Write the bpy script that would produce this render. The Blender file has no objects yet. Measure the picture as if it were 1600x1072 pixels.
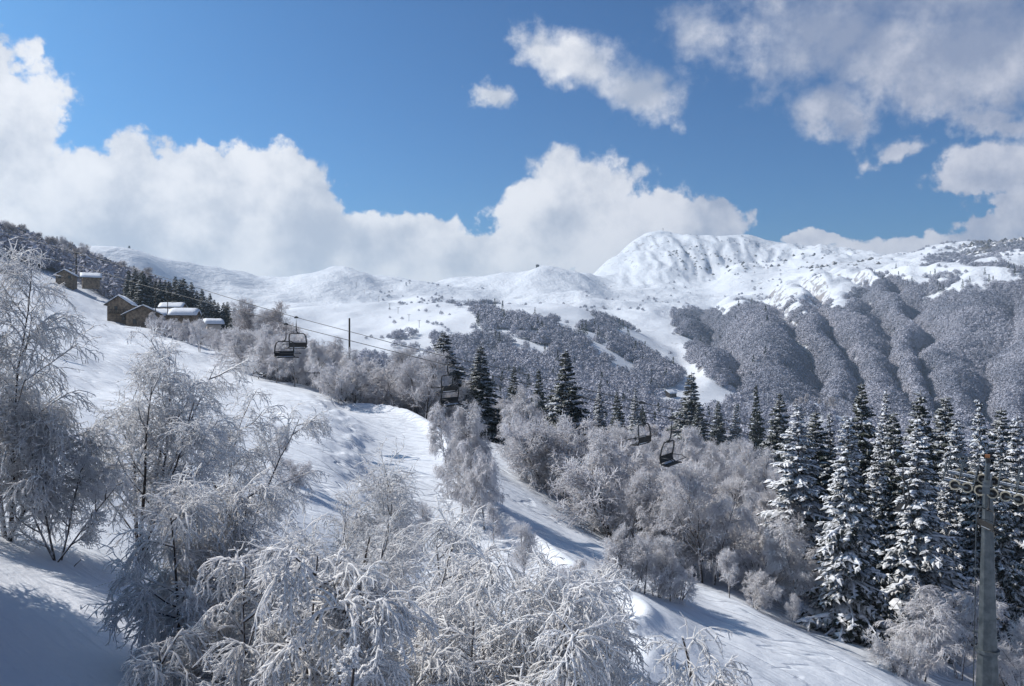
import bpy, math, random
import numpy as np
from mathutils import Vector, Matrix

sc = bpy.context.scene
F = 1244.4            # focal length in photo pixels (1600 wide), 28 mm lens
R = math.radians
# ------------------------------------------------------------------ camera, sky, sun, exposure
cam_d = bpy.data.cameras.new('camera'); cam = bpy.data.objects.new('camera', cam_d)
sc.collection.objects.link(cam); sc.camera = cam
cam_d.sensor_width = 36; cam_d.lens = 28; cam_d.clip_start = .1; cam_d.clip_end = 30000
cam.location = (0, 0, 0); cam.rotation_euler = (R(90), 0, 0)

SUN_AZ, SUN_EL = -68, 42          # degrees; azimuth from the view axis (+Y) towards +X
sun_d = bpy.data.lights.new('sun', 'SUN'); sun = bpy.data.objects.new('sun', sun_d); sc.collection.objects.link(sun)
sun_d.energy = 4.5; sun_d.angle = R(.5); sun_d.color = (1, .925, .83)
sdir = Vector((math.sin(R(SUN_AZ)) * math.cos(R(SUN_EL)), math.cos(R(SUN_AZ)) * math.cos(R(SUN_EL)), math.sin(R(SUN_EL))))
sun.rotation_euler = sdir.to_track_quat('Z', 'Y').to_euler()

sc.view_settings.view_transform = 'Standard'; sc.view_settings.look = 'None'
sc.view_settings.exposure = 0.4; sc.view_settings.gamma = 1; sc.view_settings.use_curve_mapping = False
sc.render.engine = 'CYCLES'
cy = sc.cycles
cy.max_bounces = 8; cy.diffuse_bounces = 6; cy.glossy_bounces = 1; cy.transmission_bounces = 2; cy.volume_bounces = 0
cy.transparent_max_bounces = 4; cy.caustics_reflective = False; cy.caustics_refractive = False
cy.use_adaptive_sampling = True; cy.adaptive_threshold = .015
cy.use_denoising = True; cy.denoiser = 'OPENIMAGEDENOISE'; cy.denoising_input_passes = 'RGB_ALBEDO_NORMAL'
cy.sample_clamp_indirect = 4

world = bpy.data.worlds.new('World'); sc.world = world; world.use_nodes = True
wt = world.node_tree; wt.nodes.clear()

class N:
    """tiny node helper"""
    def __init__(s, tree): s.t = tree
    def node(s, typ, **kw):
        n = s.t.nodes.new(typ)
        for k, v in kw.items(): setattr(n, k, v)
        return n
    def put(s, sock, v):
        if v is None: return
        if isinstance(v, bpy.types.NodeSocket): s.t.links.new(v, sock)
        else:
            try: sock.default_value = v
            except Exception: sock.default_value = (*v, 1)
    def m(s, op, a, b=None, c=None, clamp=False):
        n = s.node('ShaderNodeMath', operation=op, use_clamp=clamp)
        s.put(n.inputs[0], a); s.put(n.inputs[1], b); s.put(n.inputs[2], c)
        return n.outputs[0]
    def v(s, op, a, b=None):
        n = s.node('ShaderNodeVectorMath', operation=op)
        s.put(n.inputs[0], a); s.put(n.inputs[1], b)
        return n.outputs[1] if op in ('LENGTH', 'DOT_PRODUCT', 'DISTANCE') else n.outputs[0]
    def comb(s, x, y, z):
        n = s.node('ShaderNodeCombineXYZ')
        for i, q in enumerate((x, y, z)): s.put(n.inputs[i], q)
        return n.outputs[0]
    def sep(s, v):
        n = s.node('ShaderNodeSeparateXYZ'); s.put(n.inputs[0], v); return n.outputs
    def mix(s, f, a, b, kind='RGBA', mode='MIX'):
        n = s.node('ShaderNodeMix', data_type=kind)
        if kind == 'RGBA':
            n.blend_type = mode; s.put(n.inputs[0], f); s.put(n.inputs[6], a); s.put(n.inputs[7], b); return n.outputs[2]
        s.put(n.inputs[0], f); s.put(n.inputs[2], a); s.put(n.inputs[3], b); return n.outputs[0]
    def ss(s, x, a, b, t0=0., t1=1.):
        n = s.node('ShaderNodeMapRange', interpolation_type='SMOOTHSTEP')
        for i, q in enumerate((x, a, b, t0, t1)): s.put(n.inputs[i], q)
        return n.outputs[0]
    def noise(s, vec, scale, detail=4, rough=.55, dist=0, lac=2.0):
        n = s.node('ShaderNodeTexNoise'); s.put(n.inputs['Vector'], vec)
        n.inputs['Scale'].default_value = scale; n.inputs['Detail'].default_value = detail
        n.inputs['Roughness'].default_value = rough; n.inputs['Distortion'].default_value = dist
        n.inputs['Lacunarity'].default_value = lac
        return n.outputs[0]

w = N(wt)
sky = w.node('ShaderNodeTexSky', sky_type='NISHITA', sun_disc=False)
sky.sun_elevation = R(SUN_EL); sky.sun_rotation = R(SUN_AZ); sky.altitude = 1400
sky.air_density = 1.0; sky.dust_density = 5.0; sky.ozone_density = 6.0
SKY = .085
geo = w.node('ShaderNodeTexCoord')
dirv = w.v('NORMALIZE', geo.outputs['Generated'])
dx, dy, dz = w.sep(dirv)
az = w.m('MULTIPLY', w.m('ARCTAN2', dx, dy), 57.2958)
el = w.m('MULTIPLY', w.m('ARCSINE', dz), 57.2958)
ae = w.comb(az, el, 0.)
def ang(px, py):
    a = math.atan((px - 800) / F)
    return math.degrees(a), math.degrees(math.atan((536 - py) / F * math.cos(a)))
# cloud banks: photo position, half sizes (pixels), weight, tilt
BL = [(-60, 240, 150, 190, 1.0, 0), (-30, 330, 330, 150, 1.1, -.12), (180, 350, 260, 130, 1.1, 0), (380, 345, 175, 125, 1.1, 0),
      (330, 270, 60, 45, .8, 0), (590, 395, 170, 72, 1.0, 0), (740, 410, 170, 80, 1.0, 0), (900, 340, 150, 105, 1.05, 0), (1020, 365, 130, 75, 1.0, .05),
      (1110, 345, 62, 42, .9, 0), (880, 265, 60, 40, .6, 0),
      (900, 92, 130, 58, .95, -.32), (1005, 140, 105, 56, .9, -.32), (775, 152, 50, 26, .40, -.1),
      (1300, 60, 240, 100, 1.0, -.25), (1520, 80, 210, 110, 1.1, -.1), (1095, 50, 75, 62, .85, -.4), (1480, -60, 420, 130, 1.1, 0),
      (1310, 165, 90, 60, .75, -.4), (1400, 228, 60, 26, .6, 0), (1560, 268, 125, 44, .95, .1), (1550, 195, 90, 30, .65, -.1),
      (1420, 392, 120, 30, .95, .02), (1580, 378, 110, 40, 1.0, 0), (1270, 382, 45, 18, .8, 0), (1700, 330, 110, 60, .9, 0),
      (-420, 330, 340, 200, 1.1, 0), (-1000, 360, 500, 160, 1.0, 0), (2100, 200, 420, 170, .95, 0), (2700, 300, 500, 160, 1., 0)]
field = None
warp = w.noise(dirv, 9.0, 5, .6)
warp2 = w.noise(w.v('ADD', dirv, (3.1, 1.7, 5.2)), 9.0, 5, .6)
wv = w.comb(w.m('MULTIPLY', w.m('SUBTRACT', warp, .5), 4.6), w.m('MULTIPLY', w.m('SUBTRACT', warp2, .5), 4.6), 0.)
aew = w.v('ADD', ae, wv)
top = None
for px, py, rx, ry, wgt, tilt in BL:
    ca, ce = ang(px, py)
    k = 57.2958 / F
    vx = w.v('SUBTRACT', aew, (ca, ce, 0))
    if tilt:
        n = w.node('ShaderNodeVectorRotate', rotation_type='Z_AXIS'); w.put(n.inputs[0], vx); n.inputs['Angle'].default_value = -tilt; vx = n.outputs[0]
    vx = w.v('MULTIPLY', vx, (1 / (rx * k), 1 / (ry * k), 0))
    f = w.m('MULTIPLY', w.m('SUBTRACT', 1.0, w.v('LENGTH', vx)), wgt)
    field = f if field is None else w.m('MAXIMUM', field, f)
# behind and above the frame the sky goes on with scattered cloud
az_out = w.ss(w.m('ABSOLUTE', az), 75., 110.)
oth = w.m('MULTIPLY', w.m('SUBTRACT', w.noise(dirv, 2.6, 6, .55), .5), 3.0)
oth = w.m('SUBTRACT', w.m('MULTIPLY', w.m('ADD', oth, .0), w.m('MAXIMUM', az_out, w.ss(el, 36., 52.))), w.m('MULTIPLY', w.m('SUBTRACT', 1., w.m('MAXIMUM', az_out, w.ss(el, 36., 52.))), 1.))
field = w.m('MAXIMUM', field, oth)
fb = w.noise(dirv, 13.0, 9, .60)
fine = w.noise(dirv, 46.0, 7, .62)
bill = w.m('ABSOLUTE', w.m('SUBTRACT', w.noise(dirv, 22.0, 4, .5), .5))
dens = w.m('ADD', w.m('ADD', field, w.m('SUBTRACT', w.m('MULTIPLY', bill, .9), .10)), w.m('ADD', w.m('MULTIPLY', w.m('SUBTRACT', fb, .5), 1.0), w.m('MULTIPLY', w.m('SUBTRACT', fine, .5), w.m('ADD', .34, w.m('MULTIPLY', w.ss(az, -8., 14.), .35)))))
# softness: crisp for the big banks on the left, wispy for the high clouds on the right
soft = w.m('ADD', .16, w.m('MULTIPLY', w.ss(el, 8., 22.), w.m('MULTIPLY', w.ss(az, -8., 14.), .75)))
cover = w.ss(w.m('DIVIDE', w.m('SUBTRACT', dens, .02), soft), 0., 1.)
# light on the clouds: denser towards the shaded side = lit
offs = w.v('ADD', dirv, (-.035, 0, .030))
fb2 = w.noise(offs, 13.0, 9, .60)
low1 = w.noise(dirv, 5.5, 3, .5)
low2 = w.noise(w.v('ADD', dirv, (-.08, 0, .06)), 5.5, 3, .5)
lit = w.m('ADD', w.m('MULTIPLY', w.m('SUBTRACT', fb, fb2), 1.9), w.m('MULTIPLY', w.m('SUBTRACT', low1, low2), 1.3))
thick = w.ss(dens, .15, 1.0)
lit = w.m('ADD', w.m('ADD', lit, .70), w.m('MULTIPLY', thick, -.22))
right = w.ss(az, -4., 26.)
lit = w.m('SUBTRACT', lit, w.m('MULTIPLY', w.m('MULTIPLY', right, w.ss(el, 3., 15.)), .30), clamp=False)
lit = w.ss(lit, .0, 1.05)
cshade = w.mix(right, (.37, .41, .49, 1), (.21, .25, .36, 1))
clit = w.mix(right, (.73, .735, .76, 1), (.58, .585, .64, 1))
ccol = w.mix(lit, cshade, clit)
skyc = w.v('MULTIPLY', sky.outputs[0], (SKY, SKY, SKY))
gm = w.node('ShaderNodeGamma'); w.put(gm.inputs[0], skyc); gm.inputs[1].default_value = 1.4
skyc = w.v('MULTIPLY', gm.outputs[0], (.58, 1.21, 1.34))
ccol_s = ccol
opac = w.m('MULTIPLY', cover, w.mix(w.ss(w.m('MULTIPLY', right, w.ss(el, 3., 15.)), 0., 1.), .97, .93, 'FLOAT'))
colr = w.mix(opac, skyc, ccol_s)
bg = w.node('ShaderNodeBackground'); w.put(bg.inputs[0], colr); bg.inputs[1].default_value = 1.0
bg2 = w.node('ShaderNodeOutputWorld'); wt.links.new(bg.outputs[0], bg2.inputs[0])
world.cycles.sampling_method = 'MANUAL'; world.cycles.sample_map_resolution = 512

# ------------------------------------------------------------------ helpers
def mesh_np(name, V, Fq, mats=None, smooth=True, mi=None):
    """V (n,3); Fq (m,k) faces of one size, or list of such arrays"""
    if not isinstance(Fq, list): Fq = [Fq]
    Fq = [f for f in Fq if len(f)]
    me = bpy.data.meshes.new(name)
    me.vertices.add(len(V)); me.vertices.foreach_set('co', np.asarray(V, np.float32).ravel())
    loops = np.concatenate([f.ravel() for f in Fq]).astype(np.int32)
    tot = np.concatenate([np.full(len(f), f.shape[1], np.int32) for f in Fq])
    st = np.concatenate([[0], np.cumsum(tot)[:-1]]).astype(np.int32)
    me.loops.add(len(loops)); me.loops.foreach_set('vertex_index', loops)
    me.polygons.add(len(tot)); me.polygons.foreach_set('loop_start', st)
    try: me.polygons.foreach_set('loop_total', tot)
    except Exception: pass
    me.polygons.foreach_set('use_smooth', np.full(len(tot), smooth, bool))
    if mats:
        for q in (mats if isinstance(mats, (list, tuple)) else [mats]): me.materials.append(q)
    if mi is not None: me.polygons.foreach_set('material_index', mi.astype(np.int32))
    me.update(calc_edges=True)
    return me
class MB:
    """collects primitive shapes into one mesh"""
    def __init__(s): s.v = []; s.f = []; s.n = 0
    def add(s, V, Fs):
        V = np.asarray(V, float); s.v.append(V)
        for f in Fs: s.f.append(tuple(int(i) + s.n for i in f))
        s.n += len(V)
    def box(s, c, size, rot=None, taper=1.0):
        a, b, d = (q / 2 for q in size)
        V = np.array([(x, y, z) for z in (-d, d) for x, y in ((-a, -b), (a, -b), (a, b), (-a, b))], float)
        V[4:, :2] *= taper
        if rot is not None: V = V @ np.array(rot).T
        s.add(V + np.array(c), [(3, 2, 1, 0), (4, 5, 6, 7), (0, 1, 5, 4), (1, 2, 6, 5), (2, 3, 7, 6), (3, 0, 4, 7)])
    def tube(s, pts, r, n=6, cap=True):
        P = np.asarray(pts, float); K = len(P)
        r = np.full(K, r) if np.isscalar(r) else np.asarray(r)
        T = np.gradient(P, axis=0); T /= np.linalg.norm(T, axis=1)[:, None] + 1e-9
        up = np.array([0, 0, 1.]) if abs(T[:, 2]).mean() < .9 else np.array([1., 0, 0])
        V = []
        for k in range(K):
            a = np.cross(T[k], up); a /= np.linalg.norm(a) + 1e-9; b = np.cross(T[k], a)
            for j in range(n):
                t = 2 * math.pi * (j + .5) / n; V.append(P[k] + r[k] * (math.cos(t) * a + math.sin(t) * b))
        Fs = [(k * n + j, k * n + (j + 1) % n, (k + 1) * n + (j + 1) % n, (k + 1) * n + j) for k in range(K - 1) for j in range(n)]
        if cap: Fs += [tuple(range(n))[::-1], tuple((K - 1) * n + j for j in range(n))]
        s.add(V, Fs)
    def prism(s, poly, axis_vec):
        """extrude a planar polygon"""
        P = np.asarray(poly, float); n = len(P); V = np.concatenate([P, P + np.asarray(axis_vec)])
        s.add(V, [tuple(range(n))[::-1], tuple(range(n, 2 * n))] + [(i, (i + 1) % n, n + (i + 1) % n, n + i) for i in range(n)])
    def mesh(s, name, mat, smooth=False):
        me = bpy.data.meshes.new(name); me.from_pydata(np.concatenate(s.v).tolist(), [], s.f)
        me.materials.append(mat)
        if smooth: me.polygons.foreach_set('use_smooth', np.full(len(me.polygons), True))
        me.update(); return me
def link(name, data, parent=None, loc=None, rz=None):
    o = bpy.data.objects.new(name, data); sc.collection.objects.link(o)
    if parent: o.parent = parent
    if loc is not None: o.location = loc
    if rz is not None: o.rotation_euler.z = rz
    return o
def tag(o, label=None, cat=None, group=None, kind=None):
    if label: o['label'] = label
    if cat: o['category'] = cat
    if group: o['group'] = group
    if kind: o['kind'] = kind
    return o

# ------------------------------------------------------------------ materials
def mat(name, base, rough=.7, metal=0., build=None, spec=.3):
    m = bpy.data.materials.new(name); m.use_nodes = True
    nt = m.node_tree; b = nt.nodes['Principled BSDF']
    b.inputs['Base Color'].default_value = (*base, 1); b.inputs['Roughness'].default_value = rough
    b.inputs['Metallic'].default_value = metal; b.inputs['Specular IOR Level'].default_value = spec
    if build: build(N(nt), b)
    return m
def bump(n, b, h, strength, dist):
    q = n.node('ShaderNodeBump'); q.inputs['Strength'].default_value = strength; q.inputs['Distance'].default_value = dist
    n.put(q.inputs['Height'], h); n.t.links.new(q.outputs[0], b.inputs['Normal']); return q
SNOW = (.60, .635, .70)
def grainy(c0, c1, scale, bs=.3, bd=.02):
    def f(n, b):
        g = n.node('ShaderNodeNewGeometry').outputs['Position']
        x = n.noise(g, scale, 5, .6)
        n.put(b.inputs['Base Color'], n.mix(n.ss(x, .3, .7), (*c0, 1), (*c1, 1)))
        bump(n, b, x, bs, bd)
    return f
def snow_ground(n, b):
    g = n.node('ShaderNodeNewGeometry'); P = g.outputs['Position']; nz = n.sep(g.outputs['Normal'])[2]
    dist = n.v('LENGTH', P)
    far = n.ss(dist, 900., 1700.)
    x, y, z = n.sep(P)
    # wind and ski-track relief on the near slopes
    st = n.node('ShaderNodeVectorRotate', rotation_type='Z_AXIS'); n.put(st.inputs[0], P); st.inputs['Angle'].default_value = R(38)
    sv = n.v('MULTIPLY', st.outputs[0], (.10, .9, .25))
    tr = n.noise(sv, 1.0, 4, .6)
    gr = n.noise(P, .9, 6, .6)
    fine = n.noise(P, 9., 3, .6)
    lv = n.noise(n.v('MULTIPLY', st.outputs[0], (.035, .42, .1)), 1.0, 3, .5)
    line = n.m('SUBTRACT', n.ss(n.m('ABSOLUTE', n.m('SUBTRACT', lv, .5)), 0., .02), 1.)
    lv2 = n.noise(n.v('ADD', n.v('MULTIPLY', P, (.06, .22, .1)), (9., 4., 0.)), 1.0, 4, .55)
    line = n.m('ADD', line, n.m('SUBTRACT', n.ss(n.m('ABSOLUTE', n.m('SUBTRACT', lv2, .5)), 0., .025), 1.))
    tr = n.m('ADD', tr, n.m('MULTIPLY', line, n.m('MULTIPLY', n.ss(dist, 28., 60.), .5)))
    hn = n.m('ADD', n.m('MULTIPLY', tr, .60), n.m('ADD', n.m('MULTIPLY', gr, .32), n.m('MULTIPLY', fine, .035)))
    # far: wind-packed ridges, scrub and stones poking through
    fv = n.v('MULTIPLY', P, (.012, .006, .02))
    big = n.noise(fv, 1.0, 7, .6)
    hf = n.m('ADD', n.m('MULTIPLY', big, 15.), n.m('MULTIPLY', n.noise(P, .045, 6, .65), 7.))
    h = n.mix(far, n.m('MULTIPLY', hn, .5), hf, 'FLOAT')
    q = n.node('ShaderNodeBump'); q.inputs['Strength'].default_value = .7; q.inputs['Distance'].default_value = 1.0
    n.put(q.inputs['Height'], h); n.t.links.new(q.outputs[0], b.inputs['Normal'])
    # scrub specks: heather and stones uncovered by wind; more on the steep right-hand mountain
    s1 = n.noise(P, .055, 6, .72); s2 = n.noise(n.v('ADD', P, (50., 9., 3.)), .0045, 3, .5)
    lo = n.m('SUBTRACT', .64, n.m('MULTIPLY', n.ss(s2, .45, .65), .07))
    steep = n.m('MULTIPLY', n.ss(nz, .86, .68), .11)
    lo = n.m('SUBTRACT', lo, steep)
    sp = n.m('MULTIPLY', n.ss(n.m('SUBTRACT', s1, lo), 0., .05), n.m('MULTIPLY', n.ss(dist, 600., 900.), n.ss(x, -400., 300.)))
    sp = n.m('MULTIPLY', sp, .75)
    base = n.mix(sp, (*SNOW, 1), (.16, .14, .14, 1))
    n.put(b.inputs['Base Color'], base)
M_ground = mat('snow_ground', SNOW, .75, build=snow_ground, spec=.2)
M_snow = mat('snow', SNOW, .7, build=grainy((.60, .64, .71), (.68, .71, .77), 3., .35, .05))
def frost(c_bare, top_lo, top_hi, c_frost=(.86, .865, .90), nsc=2.2, patch=.35, macro=False):
    """frost and snow settle on the upper and windward sides, bark shows beneath"""
    def f(n, b):
        g = n.node('ShaderNodeNewGeometry'); P = n.node('ShaderNodeTexCoord').outputs['Object']
        nz = n.v('DOT_PRODUCT', g.outputs['Normal'], (-.25, -.1, .95))
        x = n.noise(P, nsc, 3, .6)
        t = n.ss(n.m('ADD', nz, n.m('MULTIPLY', n.m('SUBTRACT', x, .5), patch * 4)), top_lo, top_hi)
        oi = n.node('ShaderNodeObjectInfo').outputs['Random']
        cf = n.mix(oi, (*c_frost, 1), tuple(q * .90 for q in c_frost) + (1,))
        col = n.mix(t, (*c_bare, 1), cf)
        if macro:
            W = n.noise(g.outputs['Position'], .012, 4, .6)
            col = n.mix(1., col, n.mix(n.ss(W, .35, .65), (.66, .68, .72, 1), (1.10, 1.08, 1.06, 1)), mode='MULTIPLY')
        n.put(b.inputs['Base Color'], col)
    return f
M_bark = mat('frosted_bark', (.05, .04, .035), .85, build=frost((.05, .04, .036), .0, .6, nsc=5., patch=.25))
def translucent(m, f):
    nt = m.node_tree; n = N(nt); b = nt.nodes['Principled BSDF']; out = nt.nodes['Material Output']
    tl = nt.nodes.new('ShaderNodeBsdfTranslucent'); mx = nt.nodes.new('ShaderNodeMixShader'); mx.inputs[0].default_value = f
    if b.inputs['Base Color'].is_linked: nt.links.new(b.inputs['Base Color'].links[0].from_socket, tl.inputs[0])
    nt.links.new(b.outputs[0], mx.inputs[1]); nt.links.new(tl.outputs[0], mx.inputs[2]); nt.links.new(mx.outputs[0], out.inputs[0]); return m
M_rime = mat('rime_twigs', (.8, .82, .87), .7, build=frost((.62, .60, .64), -1.0, -.5, c_frost=(.92, .92, .95), nsc=6., patch=.3))
M_rime_close = mat('rime_thick', (.84, .86, .91), .65, build=frost((.82, .82, .86), -1.1, -.6, c_frost=(.95, .955, .975), nsc=4., patch=.2))
M_rime_mid = mat('rime_grey_twigs', (.5, .5, .55), .8, build=frost((.40, .385, .42), -1.0, -.2, c_frost=(.93, .93, .965), nsc=1.1, patch=.3))
M_rime_dull = mat('rime_brown_twigs', (.3, .28, .28), .85, build=frost((.16, .14, .135), -.8, .4, c_frost=(.62, .60, .63), nsc=.9, patch=.3))
translucent(M_rime, .5); translucent(M_rime_close, .5); translucent(M_rime_mid, .5)
M_far = mat('far_wood_crowns', (.3, .3, .33), .9, build=frost((.17, .17, .20), -1.1, .7, c_frost=(.43, .445, .53), nsc=.35, patch=.25, macro=True))
M_needle = mat('spruce_needles', (.02, .03, .02), .8, build=frost((.012, .017, .014), .52, .95, c_frost=(.72, .74, .79), nsc=1.4, patch=.30))
M_needle_dark = mat('dark_spruce_needles', (.02, .03, .02), .8, build=frost((.016, .024, .017), .62, 1.25, c_frost=(.6, .62, .66), nsc=1.4, patch=.35))
M_stone = mat('stone_wall', (.22, .18, .14), .9, build=grainy((.09, .07, .052), (.27, .21, .155), 1.6, .6, .1))
M_render = mat('pale_render', (.5, .46, .42), .9, build=grainy((.42, .38, .35), (.55, .50, .46), 1., .2, .05))
M_wood = mat('dark_wood', (.05, .035, .025), .8, build=grainy((.022, .018, .015), (.05, .038, .03), 4., .4, .02))
M_roof = mat('roof_slab', (.06, .055, .05), .8, build=grainy((.03, .028, .026), (.08, .07, .065), 3., .4, .03))
M_glass = mat('window_glass', (.02, .025, .03), .15, spec=.6)
M_steel = mat('galvanised_steel', (.30, .33, .34), .45, .55, build=grainy((.06, .074, .085), (.115, .134, .15), 2.5, .15, .01))
M_dsteel = mat('dark_painted_steel', (.03, .032, .036), .5, .3, build=grainy((.02, .022, .026), (.045, .047, .05), 6., .2, .005))
M_rubber = mat('dark_rubber', (.02, .02, .02), .8, build=grainy((.012, .012, .013), (.03, .03, .03), 9., .2, .005))
M_sheave = mat('sheave_rim', (.40, .36, .28), .6, build=grainy((.30, .27, .2), (.46, .42, .33), 8., .2, .005))
M_orange = mat('orange_cap', (.5, .16, .04), .5, build=grainy((.22, .09, .04), (.32, .14, .06), 8., .2, .005))
M_rock = mat('dark_rock', (.1, .09, .085), .9, build=frost((.07, .066, .066), .75, 1.0, nsc=.05, patch=.4))

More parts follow.
